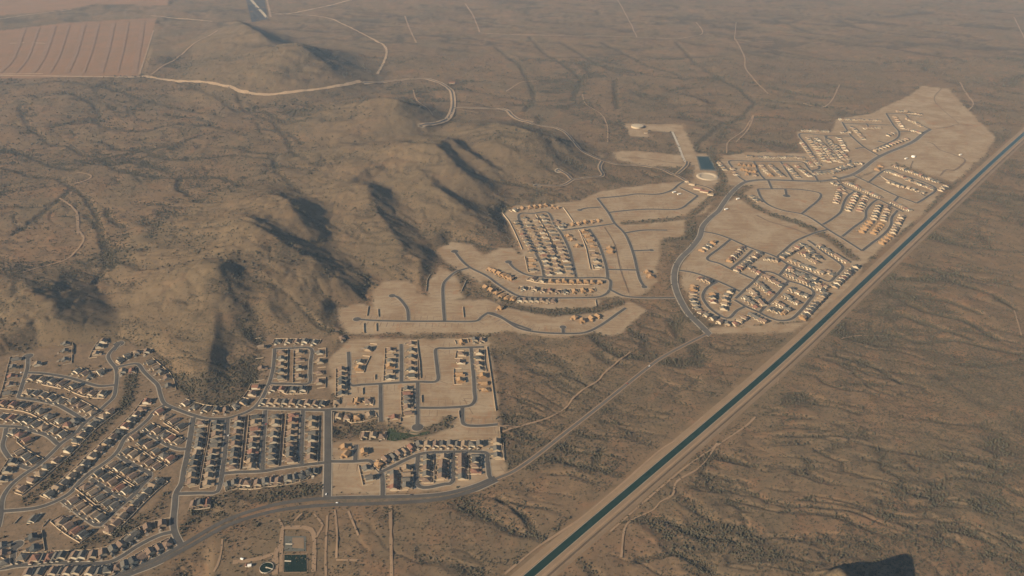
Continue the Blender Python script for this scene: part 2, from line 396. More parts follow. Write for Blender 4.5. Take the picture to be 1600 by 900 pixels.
# ------------------------------------------------------------------ air
hz, nt, b = new_mat('haze_air'); nt.nodes.remove(b)
pv = N(nt, 'ShaderNodeVolumePrincipled'); pv.inputs['Color'].default_value = (0.52, 0.72, 1.0, 1); pv.inputs['Absorption Color'].default_value = (1, 1, 1, 1)
pv.inputs['Density'].default_value = 0.000031; pv.inputs['Anisotropy'].default_value = 0.0
nt.links.new(pv.outputs[0], nt.nodes['Material Output'].inputs['Volume'])
x0, x1, y0, y1, z0, z1 = -72000, 72000, -4500, 62000, -45, CAM_H+30
hv = [(x, y, z) for z in (z0, z1) for y in (y0, y1) for x in (x0, x1)]
me = mesh_np('haze', hv, [(0, 2, 3, 1), (4, 5, 7, 6), (0, 1, 5, 4), (2, 6, 7, 3), (0, 4, 6, 2), (1, 3, 7, 5)], hz)
if HAZE_ON: set_kind(link('haze', me), 'stuff')

# ------------------------------------------------------------------ roads, pavements, tracks
M_ASPHALT = soil_mat('asphalt', (0.070, 0.064, 0.058), (0.090, 0.082, 0.072), 0.03)
M_ASPHALT2 = soil_mat('old_asphalt', (0.095, 0.085, 0.074), (0.12, 0.105, 0.088), 0.03)
M_PAVE = soil_mat('concrete_pavement', (0.33, 0.275, 0.21), (0.27, 0.225, 0.17), 0.05)
M_DIRT = soil_mat('dirt_track_soil', (0.275, 0.185, 0.115), (0.235, 0.160, 0.10), 0.03)
M_DIRT2 = soil_mat('pale_dirt_road_soil', (0.36, 0.255, 0.16), (0.30, 0.21, 0.13), 0.02)
M_MEDIAN = soil_mat('median_planting', (0.16, 0.115, 0.078), (0.09, 0.078, 0.052), 0.12)
M_WHITE = soil_mat('road_paint', (0.7, 0.68, 0.62), (0.6, 0.58, 0.52), 0.2)
M_CONC = soil_mat('concrete', (0.42, 0.37, 0.30), (0.35, 0.30, 0.245), 0.06)

def smooth_line(pts, step=9.0):
    """Catmull-Rom through the points, resampled evenly"""
    pts = np.asarray(pts, float)
    if len(pts) > 2:
        q = np.vstack([2*pts[0]-pts[1], pts, 2*pts[-1]-pts[-2]]); out = []
        for i in range(1, len(q)-2):
            t = np.linspace(0, 1, 9)[:-1, None]
            a, b_, c, d = q[i-1], q[i], q[i+1], q[i+2]
            out.append(0.5*((2*b_)+(c-a)*t+(2*a-5*b_+4*c-d)*t*t+(3*b_-a-3*c+d)*t**3))
        pts = np.vstack(out+[q[-2][None]])
    L = np.concatenate([[0], np.cumsum(np.sqrt((np.diff(pts, axis=0)**2).sum(1)))])
    n = max(2, int(L[-1]/step)+1); s = np.linspace(0, L[-1], n)
    return np.stack([np.interp(s, L, pts[:, 0]), np.interp(s, L, pts[:, 1])], 1)
def normals(l):
    t = np.gradient(l, axis=0); t /= np.sqrt((t**2).sum(1))[:, None]+1e-9
    return np.stack([-t[:, 1], t[:, 0]], 1)
def ribbon(l, offs, zs, drape=True, zadd=0.0):
    """cross-section (offsets, heights) swept along a ground line"""
    n = normals(l); k = len(offs); V = []; g = 0
    if drape == 'each':      # hill roads follow the cross-fall of the slope
        for o_, z_ in zip(offs, zs):
            p = l+n*o_; g = ground_z(p[:, 0], p[:, 1]); g = np.maximum(g, np.maximum(np.concatenate([g[1:], g[-1:]]), np.concatenate([g[:1], g[:-1]])))
            V.append(np.stack([p[:, 0], p[:, 1], g+max(z_, 0)+zadd+1.3+l[:, 1]*0.0002], 1))
        V = np.stack(V, 1).reshape(-1, 3); a = (np.arange(len(l)-1)[:, None]*k+np.arange(k-1)[None, :]).ravel()
        return V, np.stack([a, a+k, a+k+1, a+1], 1)
    if drape:       # the bed lies level across on the highest ground under it
        m = max(abs(o_) for o_ in offs)+4
        g = np.max([ground_z((l+n*q)[:, 0], (l+n*q)[:, 1]) for q in np.linspace(-m, m, 7)], 0)
        g = np.maximum(g, np.maximum(np.concatenate([g[1:], g[-1:]]), np.concatenate([g[:1], g[:-1]]))) + l[:, 1]*0.00012
    for o_, z_ in zip(offs, zs):
        p = l+n*o_
        V.append(np.stack([p[:, 0], p[:, 1], g+z_+zadd+np.zeros(len(p))], 1))
    V = np.stack(V, 1).reshape(-1, 3)
    a = (np.arange(len(l)-1)[:, None]*k+np.arange(k-1)[None, :]).ravel()
    return V, np.stack([a, a+k, a+k+1, a+1], 1)
def disc(c, r, z, n=20):
    t = np.linspace(0, 2*np.pi, n, endpoint=False)
    V = np.stack([c[0]+r*np.cos(t), c[1]+r*np.sin(t)], 1); g = ground_z(V[:, 0], V[:, 1])
    return np.vstack([np.column_stack([V, g+z]), [[c[0], c[1], ground_z(c[0], c[1])[0]+z]]]), np.array([(i, (i+1) % n, n, n) for i in range(n)])
def tri_fix(F): return F

ROADS = []      # centre lines in world units, for placing houses
_rz = [0.0]
def road(s, w=9.0, side=1.6, mat=None, bulb=0.0, name='road', rnd=True, pave=None, drape=True):
    p = s if not isinstance(s, str) else tpts(s)
    l = smooth_line(p) if rnd else p
    ROADS.append((l, w)); _rz[0] += 0.007; z = 0.30+_rz[0]
    V, F = ribbon(l, [-w/2, 0, w/2], [0, 0.06, 0], drape, zadd=z)
    me = mesh_np(name, V, F, mat or M_ASPHALT); o = set_kind(link(name, me), 'structure')
    if bulb:
        Vb, Fb = disc_strip(l[-1], bulb, z+0.003); set_kind(link('road', mesh_np('road', Vb, Fb, mat or M_ASPHALT)), 'structure')
    if side:
        V, F = ribbon(l, [-w/2-side, -w/2-side+0.01, w/2+side-0.01, w/2+side], [-0.25, 0, 0, -0.25], drape, zadd=0.12+_rz[0]*0.15)
        set_kind(link('pavement', mesh_np('pavement', V, F, pave or M_PAVE)), 'structure')
        if bulb:
            Vb, Fb = disc_strip(l[-1], bulb+side, 0.13+_rz[0]*0.15); set_kind(link('pavement', mesh_np('pavement', Vb, Fb, M_PAVE)), 'structure')
    return l
def disc_strip(c, r, z, n=18):
    t = np.linspace(0, 2*np.pi, n, endpoint=False)
    R = np.stack([c[0]+r*np.cos(t), c[1]+r*np.sin(t)], 1); g = ground_z(R[:, 0], R[:, 1])
    V = np.vstack([np.column_stack([R, g+z]), [[c[0], c[1], ground_z(c[0], c[1])[0]+z]]])
    return V, np.array([(i, (i+1) % n, n) for i in range(n)])

# main avenue along the lower edge: two carriageways with a planted median, then a two-lane road
av = smooth_line(tpts(AV)); nn = normals(av)
taper = np.clip(np.minimum(np.arange(len(av))/45.0, (len(av)-1-np.arange(len(av)))/30.0), 0, 1)[:, None]
V = np.stack([np.column_stack([av+nn*sg*(11.2+5.2*taper), np.full(len(av), 0.10)]) for sg in (-1, 1)], 1).reshape(-1, 3); a = np.arange(len(av)-1)*2
set_kind(link('pavement', mesh_np('pavement', V, np.stack([a, a+2, a+3, a+1], 1), M_PAVE)), 'structure')
V = np.stack([np.column_stack([av+nn*sg*(5.4*taper), np.full(len(av), 0.16)]) for sg in (-1, 1)], 1).reshape(-1, 3)
set_kind(link('road_median', mesh_np('road_median', V, np.stack([a, a+2, a+3, a+1], 1), M_MEDIAN)), 'structure')
for sgn in (1, -1): road(av+nn*sgn*(4.6+5.2*taper), 9.4, 0, M_ASPHALT, rnd=False)
road(AV2, 7.0, 2.6, M_ASPHALT2, pave=M_DIRT)
road("P:1106,521 J:310,868 230,790 160,720 110,640 75,560 60,480 70,400 110,330 180,260 240,180 260,110 310,50 370,0 K:130,450 190,370 270,300 350,280 440,275 600,280 800,285 930,270 1040,240 1110,200 1200,130 1300,80 L:860,490 940,450 1000,400 1050,370", 17, 3.0, M_ASPHALT2)
road("C:1225,590 D:1225,20 1225,150 1220,405", 15, 2.6)
# collector between the left estate and the avenue
road("C:280,640 265,740 250,830 D:235,110 215,200 200,290 170,340 155,380 150,450 140,560 150,640 200,740", 11, 2.2)
for s, bl in [
 ("A:130,545 160,450 185,370 195,330 197,255", 13), ("A:185,370 290,375 400,390 500,410 600,440 700,465 805,458", 0),
 ("A:835,168 790,210 762,250 775,290 815,340 822,400 815,470 800,540 740,600 650,680 590,730 530,800 440,860 B:400,0 340,60 270,120 200,165 150,200 80,260 30,330 10,400 10,460 -10,560", 0),
 ("A:800,215 838,168", 13),
 ("A:815,333 900,315 970,310 1010,360 1060,410 1110,460 1130,530 1160,590 1250,630 1360,670 C:380,650 500,650 580,630 650,605 710,570 760,510 800,430 820,380 840,300 850,200 850,155", 0),
 ("A:130,545 200,555 300,570 400,595 450,620 520,660 600,712", 0),
 ("A:1155,600 1090,640 1040,700 960,770 880,830 B:830,20 770,80 700,130 640,170 560,240 500,310 440,350 380,380 300,410 200,430 15,445", 0),
 ("A:-60,745 80,750 160,755 230,780 330,810 410,875", 0), ("A:45,760 35,820 20,890 B:70,70 150,125 205,145", 0),
 ("C:-80,725 0,775 100,835 180,865 245,860", 0),
 ("B:835,50 920,110 1000,150 1060,190 1000,260 940,330 880,380 800,450 740,510 690,545 600,490 520,430 440,370", 0),
 ("B:640,220 720,270 800,320 885,372", 0),
 ("B:-60,858 60,840 100,830 200,820 400,805 600,815 760,805 860,760 950,700 1040,650 1130,610 1215,590", 0), ("B:100,830 92,740 120,680", 11),
 ("C:850,157 950,155 1103,155 1105,250 1100,330 1090,402 950,405 815,402", 0),
 ("C:715,572 850,580 1000,585 1200,590 E:100,632 250,630 415,625", 0),
 ("C:520,650 515,760 505,850 D:500,100 485,200 468,300 440,358 330,362 165,368", 0), ("C:785,590 780,700 770,820 D:765,205", 0), ("C:1050,590 1045,720 1040,880 D:1040,168", 0),
 ("D:485,225 600,215 770,208 900,185 1050,165 1215,148", 0),
 ("E:200,225 205,330 206,452 300,455 410,450 570,440 700,435 822,430 825,350 815,260 818,203 900,200 1000,195 1150,190", 0),
 ("E:1062,195 1070,300 1080,400 1085,500 1090,560 1060,600 980,612 850,618 695,618", 0), ("E:425,450 426,560 428,722", 0), ("E:572,440 572,300 570,170", 0),
 ("E:686,438 686,600 685,755", 13), ("E:1000,612 1000,700 1020,738 1120,745 1250,735", 0),
 ("F:55,410 240,410 350,405 390,450 430,490 440,560 440,655", 0), ("F:247,410 250,330 255,292", 0),
 ("F:428,485 520,440 620,390 720,355 850,345 1150,345 1175,400 1190,510 1215,535", 0), ("F:935,350 935,540 870,570 690,580 688,368", 0),
 ("G:1440,700 1300,650 1200,595 1140,580 1090,610 1040,640 830,640 600,640 350,635 215,625", 11), ("G:577,638 570,560 540,510 500,470 462,460", 10), ("G:830,640 820,500 820,390 850,340 920,290 1010,262", 0),
 ("N:870,85 820,120 720,190 620,238 500,245 330,238 200,210 100,150 0,115", 0), ("N:480,245 478,205", 9),
 ("H:1325,745 1080,745 960,730 870,690 850,712 780,740 600,745 400,745 240,735 160,700 75,645 0,590 G:1010,262 950,210 902,148", 12),
 ("H:870,690 852,610 620,605 410,600 290,585 200,540 155,492", 11),
 ("H:405,600 390,520 350,440 290,330 225,165 330,152 430,145 480,230 530,300 580,400 610,520 630,605", 0),
 ("H:530,272 660,255 780,240 905,223", 0), ("H:722,262 780,350 820,450 845,540 852,612", 0),
 ("H:780,45 860,150 900,220 970,290 1010,370 1040,460 1060,550 1080,620 1110,668", 9), ("H:805,108 700,115 655,128", 9), ("H:860,145 1000,130 1150,122 1320,125 1380,110 I:1150,620 1215,568", 0),
 ("H:970,290 1100,270 1270,270", 0), ("H:1030,415 1160,410", 8), ("H:845,545 950,548 1060,550", 0),
 ("H:780,45 950,30 1060,15 1200,18 I:1030,530 1080,490 1130,460", 0), ("I:1090,510 1215,568", 0),
 ("J:265,145 350,160 440,190 540,235 640,275 720,300 780,325 850,370 920,400 1000,430 1080,470 1150,495 1200,450 1245,395 1200,350 1110,290 1050,240 1000,205", 0),
 ("J:780,325 830,280 900,220 980,180 1060,150 1140,130", 0), ("J:460,195 380,260 290,335 380,370 450,405 530,440 620,480", 0), ("J:610,275 540,340 460,405", 0),
 ("J:80,415 180,430 280,460 370,495 450,530 520,565", 0), ("J:365,495 290,540 260,600 290,660 330,700 400,745 450,750 500,700 560,670", 0),
 ("J:490,615 560,550 620,495 680,430 740,430 800,455 860,490 960,520 1040,570 1000,640 940,710 880,760 800,770 720,745 650,710 560,670 485,625", 0), ("J:860,495 780,590 700,670 660,712", 0), ("J:800,450 860,375", 0),
 ("K:290,285 240,250 200,190 180,142 320,145 480,148 680,150 730,190 760,213 870,205 950,185 1030,147 960,100 900,50 860,0 L:320,417", 0),
 ("K:350,148 390,230 430,275", 0), ("K:540,150 580,210 625,278", 0), ("K:760,212 800,284", 0), ("K:450,278 475,338", 0),
 ("K:375,340 560,340 680,345 800,365 820,390 790,430 740,470 685,515", 0), ("K:570,342 580,388", 14), ("K:375,340 400,400 450,450 550,490 680,515 760,550 870,625 960,680 1040,730 1110,775", 0),
 ("K:835,590 900,550 960,500 980,440 1010,390 1060,355", 0), ("K:970,675 1050,610 1130,550 1140,490 1180,440 1220,412", 0), ("K:1110,775 1180,720 1260,660 1310,600 1320,540 1360,490", 0),
 ("K:930,275 990,330 1060,355 1150,400 1220,412 1320,460 1400,500", 0), ("K:1050,245 1160,295 1260,345 1370,395 1440,420 L:950,890", 0), ("K:1310,455 1365,395", 0),
 ("L:610,747 740,655 850,690 1000,740 1090,790 1020,850 955,890", 0), ("L:690,700 850,760 1015,838", 0),
 ("L:220,660 270,640 230,560 180,480 132,402 320,415 500,420", 0), ("L:310,418 360,500 430,560 490,590", 0), ("L:430,320 480,400 530,450 590,500 690,558", 0), ("L:440,330 600,335 780,342", 0),
 ("L:740,260 790,340 830,390 820,430 760,465 640,517", 0), ("L:738,258 860,265 990,280", 0), ("L:880,272 930,320 1000,350 1050,370", 0), ("L:830,385 905,385", 6), ("L:600,330 625,365", 6), ("L:735,470 690,455", 7), ("L:590,497 530,505", 7),
]: road(s, 8.6, 2.0, None, bl)
# narrow estate roads along the hill foot
for s, bl in [("O:1440,640 1360,622 1330,600 1290,572 1150,565 1028,563", 0), ("O:560,435 700,425 820,412 900,415 980,445 1020,480 1026,560 1000,620 940,645 862,655", 9),
 ("I:0,45 100,75 210,90 290,130 340,190 390,245 480,295 560,325 650,350 780,355 900,370 990,395 1090,440 1170,480 1280,510 1330,535", 0),
 ("I:545,325 525,370 545,430 440,440 340,455 300,425 240,390", 13), ("I:340,455 270,495 190,500 90,495", 13), ("I:1070,415 1130,360 1140,330", 0)]:
    road(s, 9.0 if s[0] == 'O' else 8.0, 10.0 if s[0] == 'O' else 5.0, None, bl, pave=M_DIRT2, drape='each')
def track(s, w=5.0, mat=None):
    l = smooth_line(tpts(s), 12.0); _rz[0] += 0.004
    wob = (fbm(l[:, 0]/25, l[:, 1]/25, 91, 2)-0.5)*w*0.9
    n = normals(l); g0 = 0.35+_rz[0]*0.2
    V = []
    g = np.max([ground_z((l+n*q)[:, 0], (l+n*q)[:, 1]) for q in np.linspace(-w/2-3, w/2+3, 5)], 0)
    g = np.maximum(g, np.maximum(np.concatenate([g[1:], g[-1:]]), np.concatenate([g[:1], g[:-1]]))) + l[:, 1]*0.00012
    for k in (-0.5, 0.5):
        p = l+n*(k*(w+wob))[:, None]; g = ground_z(p[:, 0], p[:, 1]); g = np.maximum(g, np.maximum(np.concatenate([g[1:], g[-1:]]), np.concatenate([g[:1], g[:-1]])))
        V.append(np.column_stack([p, g+g0+l[:, 1]*0.00015]))
    V = np.stack(V, 1).reshape(-1, 3); a = np.arange(len(l)-1)*2
    set_kind(link('dirt_track', mesh_np('dirt_track', V, np.stack([a, a+2, a+3, a+1], 1), mat or M_DIRT)), 'structure')
for s, w in [("T:560,297 700,320 800,322 900,340 950,360 1050,370 1200,355 1330,335 1410,318", 26), ("T:1050,50 1250,65 1350,100 1450,150 1510,195 1475,290", 14), ("T:590,292 700,220 850,120", 12), ("T:1050,60 1180,45 1300,20 1400,-6", 22),
 ("T:0,290 170,288", 14), ("T:0,295 500,302 570,297", 20), ("T:590,62 720,75 830,85", 16), ("T:40,170 95,168", 16), ("T:125,168 180,170", 16), ("T:545,290 570,215 600,120", 10), ("T:0,75 280,38", 14),
 ("R:0,217 400,225 780,235 1000,243 1090,235 1190,208 1150,140", 12), ("R:780,235 730,130 660,0", 12), ("R:1390,240 1450,350 1460,430 1530,520 1600,590", 14), ("R:1400,140 1390,250", 9), ("R:1600,280 1400,250", 12),
 ("R:1510,720 1480,800 1400,890", 11), ("O:775,85 800,150 835,225", 12), ("O:1165,170 1130,80 1090,20", 12), ("O:1165,172 1330,182 1600,185", 12), ("O:820,470 835,520 920,600", 7), ("R:440,590 460,650 560,720 595,790 598,890", 9), ("O:1300,480 1380,430 1460,422", 9),
 ("Q:400,565 460,575 475,590 440,610 390,625", 8), ("Q:310,700 390,760 410,820 405,890 U:400,0 410,90 435,155 350,250 240,285 120,320", 7), ("O:1040,570 1160,590", 7),
 ("S:1265,430 1300,490 1335,540 1305,580", 14), ("S:640,440 600,520 550,560 450,540", 12), ("S:190,600 140,680 60,740 50,800", 10), ("S:1545,90 1600,200", 12),
 ("N:900,360 740,490 700,540 600,600 540,650 500,710 380,775 200,830 100,860", 4.5), ("N:100,820 200,830", 4), ("M:1180,180 1130,260 1075,320 960,390 940,460 870,500 830,545 690,620 660,800", 4),
 ("M:1100,40 980,150 870,220 660,405 480,560 320,670 200,750 30,890", 4.2), ("M:1385,40 1320,100 1050,280 900,400 600,660", 4),
 ("V:1545,100 1525,500 1530,733", 4), ("D:1275,480 1290,640 1285,820", 4), ("D:1370,490 1440,660", 4), ("D:1130,510 1190,590 1150,650", 3.5), ("V:1280,80 1200,160", 3.5), ("V:1500,200 1430,330", 4), ("V:1040,140 1090,240", 4),
 ("V:450,350 440,480 400,620 360,690", 4), ("P:610,790 612,900", 6), ("D:1285,835 1440,835", 4), ("X:1540,310 1580,450", 6), ("E:1250,735 1330,765 1440,740", 4),
 ("P:1220,560 1215,600", 3), ("X:800,455 650,455 560,470", 5)]:
    track(s, w*(0.65 if s[0] in 'RSX' else 1.0), M_DIRT2 if w >= 14 and s[0] == 'T' else None)

# ------------------------------------------------------------------ canal on its low embankment
cl = smooth_line(canal, 30.0)
M_BANK = soil_mat('canal_bank_soil', (0.215, 0.150, 0.094), (0.185, 0.130, 0.082), 0.02)
M_LINING = soil_mat('canal_lining', (0.30, 0.25, 0.19), (0.26, 0.215, 0.16), 0.05)
CW = 9.2
V, F = ribbon(cl, [-36, -29, -26, -23, -14, -8.6], [-0.2, 1.0, 1.0, 3.4, 3.4, 3.4], False)
set_kind(link('canal_bank', mesh_np('canal_bank', V, F, M_BANK)), 'structure')
V, F = ribbon(cl, [8.6, 13.5, 16, 21, 28], [3.4, 3.4, 2.0, 1.0, -0.2], False)
set_kind(link('canal_bank', mesh_np('canal_bank', V, F, M_BANK)), 'structure')
for sg in (-1, 1):
    o_, z_ = [8.7*sg, 8.0*sg, 4.0*sg], [3.42, 3.42, 0.6]
    if sg > 0: o_, z_ = o_[::-1], z_[::-1]
    V, F = ribbon(cl, o_, z_, False); set_kind(link('canal_lining', mesh_np('canal_lining', V, F, M_LINING)), 'structure')
mw, nt, b = new_mat('canal_water'); b.inputs['Base Color'].default_value = (0.012, 0.030, 0.024, 1); b.inputs['Roughness'].default_value = 0.3; b.inputs['Specular IOR Level'].default_value = 0.12
bp = N(nt, 'ShaderNodeBump'); bp.inputs['Strength'].default_value = 0.15; bp.inputs['Distance'].default_value = 0.3
nt.links.new(noise(nt, 0.6, 3, 0.6, worldpos(nt)), bp.inputs['Height']); nt.links.new(bp.outputs[0], b.inputs['Normal'])
M_WATER = mw
V, F = ribbon(cl, [-7.5, 0, 7.5], [3.05, 3.05, 3.05], False); set_kind(link('canal_water', mesh_np('canal_water', V, F, M_WATER)), 'structure')
for off, w_ in ((-18, 4.0), (11.3, 2.8)):      # service tracks on the bank tops
    V, F = ribbon(cl, [off-w_/2, off+w_/2], [3.46, 3.46], False); set_kind(link('dirt_track', mesh_np('dirt_track', V, F, M_DIRT)), 'structure')
# ------------------------------------------------------------------ houses
def stucco(name, c):
    m, nt, b = new_mat(name); w = worldpos(nt)
    oi = N(nt, 'ShaderNodeObjectInfo')
    f = noise(nt, 0.9, 3, 0.6, w)
    c1 = mixc(nt, ramp(nt, f, 0.3, 0.7), c, tuple(v*0.86 for v in c))
    c1 = mixc(nt, mth(nt, 'MULTIPLY', oi.outputs['Random'], 0.3), c1, (c[0]*0.8, c[1]*0.72, c[2]*0.62))
    nt.links.new(c1, b.inputs['Base Color']); return m
def tile(name, c):
    m, nt, b = new_mat(name); w = worldpos(nt)
    wv = N(nt, 'ShaderNodeTexWave'); wv.inputs['Scale'].default_value = 1.2; wv.inputs['Distortion'].default_value = 1.5
    c1 = mixc(nt, ramp(nt, noise(nt, 0.35, 4, 0.7, w), 0.3, 0.7), c, tuple(v*0.72 for v in c))
    c1 = mixc(nt, mth(nt, 'MULTIPLY', wv.outputs[0], 0.18), c1, tuple(v*0.6 for v in c))
    nt.links.new(c1, b.inputs['Base Color']); b.inputs['Roughness'].default_value = 0.85; return m
WALLS = {'cream': stucco('cream_stucco', (0.41, 0.34, 0.245)), 'white': stucco('white_stucco', (0.52, 0.46, 0.355)), 'tan': stucco('tan_stucco', (0.33, 0.25, 0.17))}
ROOFS = {'grey': tile('grey_roof_tile', (0.135, 0.122, 0.102)), 'brown': tile('brown_roof_tile', (0.19, 0.132, 0.095)), 'tan': tile('tan_roof_tile', (0.25, 0.185, 0.125)),
         'red': tile('red_roof_tile', (0.215, 0.112, 0.078)), 'dark grey': tile('dark_roof_tile', (0.075, 0.075, 0.070))}
M_SHEATH = tile('raw_sheathing', (0.34, 0.215, 0.115)); M_STUD = tile('raw_stud_wall', (0.30, 0.185, 0.095)); M_PAPER = tile('roofing_felt', (0.26, 0.19, 0.13))
M_DOOR = stucco('garage_door_paint', (0.55, 0.50, 0.42))
M_SLAB = soil_mat('house_slab', (0.38, 0.34, 0.29), (0.33, 0.29, 0.24), 0.2)

def box(V, F, x0, x1, y0, y1, z0, z1, bottom=False):
    b = len(V); V += [(x, y, z) for z in (z0, z1) for y in (y0, y1) for x in (x0, x1)]
    F += [(b+4, b+5, b+7, b+6), (b, b+1, b+5, b+4), (b+3, b+2, b+6, b+7), (b+2, b, b+4, b+6), (b+1, b+3, b+7, b+5)]
    if bottom: F.append((b, b+2, b+3, b+1))
def slab4(V, F, q, th):
    """a sloping roof plane of some thickness; q = four corners counter-clockwise from above"""
    b = len(V); V += [tuple(p) for p in q] + [(p[0], p[1], p[2]-th) for p in q]
    F += [(b, b+1, b+2, b+3)] + [(b+i, b+4+i, b+4+(i+1) % 4, b+(i+1) % 4) for i in range(4)]
def gable(Vw, Fw, Vr, Fr, x0, x1, y0, y1, ze, pitch, axis, ov=0.6, th=0.22):
    """gable roof and the wall triangles under it; axis = direction of the ridge"""
    if axis == 'y':
        xm = (x0+x1)/2; rise = (x1-x0)/2*pitch; zr = ze+rise; dz = ov*pitch
        for y, s in ((y0, 1), (y1, -1)):
            b = len(Vw); Vw += [(x0, y, ze), (x1, y, ze), (xm, y, zr)]; Fw.append((b, b+1, b+2, b+2) if s > 0 else (b+1, b, b+2, b+2))
        slab4(Vr, Fr, [(x0-ov, y1+ov, ze-dz+th), (x0-ov, y0-ov, ze-dz+th), (xm, y0-ov, zr+th), (xm, y1+ov, zr+th)], th)
        slab4(Vr, Fr, [(x1+ov, y0-ov, ze-dz+th), (x1+ov, y1+ov, ze-dz+th), (xm, y1+ov, zr+th+.01), (xm, y0-ov, zr+th+.01)], th)
    else:
        ym = (y0+y1)/2; rise = (y1-y0)/2*pitch; zr = ze+rise; dz = ov*pitch
        for x, s in ((x0, -1), (x1, 1)):
            b = len(Vw); Vw += [(x, y0, ze), (x, y1, ze), (x, ym, zr)]; Fw.append((b, b+1, b+2, b+2) if s > 0 else (b+1, b, b+2, b+2))
        slab4(Vr, Fr, [(x0-ov, y0-ov, ze-dz+th), (x1+ov, y0-ov, ze-dz+th), (x1+ov, ym, zr+th), (x0-ov, ym, zr+th)], th)
        slab4(Vr, Fr, [(x1+ov, y1+ov, ze-dz+th), (x0-ov, y1+ov, ze-dz+th), (x0-ov, ym, zr+th+.01), (x1+ov, ym, zr+th+.01)], th)
def hip(Vr, Fr, x0, x1, y0, y1, ze, pitch, ov=0.6):
    x0 -= ov; x1 += ov; y0 -= ov; y1 += ov; ze = ze-0.05
    w = min(x1-x0, y1-y0)/2; zr = ze+w*pitch; b = len(Vr)
    Vr += [(x0, y0, ze), (x1, y0, ze), (x1, y1, ze), (x0, y1, ze)]
    if x1-x0 < y1-y0:
        xm = (x0+x1)/2; Vr += [(xm, y0+w, zr), (xm, y1-w, zr)]
        Fr += [(b, b+1, b+4, b+4), (b+1, b+2, b+5, b+4), (b+2, b+3, b+5, b+5), (b+3, b, b+4, b+5), (b, b+3, b+2, b+1)]
    else:
        ym = (y0+y1)/2; Vr += [(x0+w, ym, zr), (x1-w, ym, zr)]
        Fr += [(b, b+1, b+5, b+4), (b+1, b+2, b+5, b+5), (b+2, b+3, b+4, b+5), (b+3, b, b+4, b+4), (b, b+3, b+2, b+1)]
def house_shape(kind, w, axis):
    """(walls, roof, garage door) as vertex/face lists; the front looks to -y"""
    Vw, Fw, Vr, Fr, Vd, Fd = [], [], [], [], [], []
    h = w/2; two = kind in ('two', 'twohip'); d = 9.2 if two else 9.8; ze = 5.7 if two else 3.3
    box(Vw, Fw, -h, h, -d+3.5, d, -0.6, ze)
    if kind in ('one', 'two'): gable(Vw, Fw, Vr, Fr, -h, h, -d+3.5, d, ze, 0.45, axis)
    else: hip(Vr, Fr, -h, h, -d+3.5, d, ze, 0.42)
    gx0, gx1 = -h+0.02, -h+6.2                             # garage wing in front
    box(Vw, Fw, gx0, gx1, -d-2.2, -d+3.49, -0.6, 2.9); gable(Vw, Fw, Vr, Fr, gx0, gx1, -d-2.2, -d+3.4, 2.9, 0.42, 'y', 0.5)
    if two: box(Vw, Fw, h-4.5, h-0.3, d+0.01, d+3.2, -0.6, 2.7); slab4(Vr, Fr, [(h-5, d-.0, 3.3), (h, d-.0, 3.3), (h, d+3.8, 2.8), (h-5, d+3.8, 2.8)][::1], 0.2)
    else:  box(Vw, Fw, -1.0, h-1.0, d+0.01, d+2.6, -0.6, 2.6); slab4(Vr, Fr, [(-1.5, d, 3.15), (h-.6, d, 3.15), (h-.6, d+3.2, 2.72), (-1.5, d+3.2, 2.72)], 0.2)
    box(Vd, Fd, gx0+0.6, gx1-0.6, -d-2.28, -d-2.19, 0, 2.3)
    return (Vw, Fw), (Vr, Fr), (Vd, Fd)
def pyd(name, V, F, m):
    me = bpy.data.meshes.new(name); me.from_pydata([tuple(v) for v in V], [], [tuple(dict.fromkeys(f)) for f in F]); me.materials.append(m); me.update(); return me

ORD = 'first second third fourth fifth sixth seventh eighth ninth tenth eleventh twelfth thirteenth fourteenth fifteenth sixteenth seventeenth'.split()
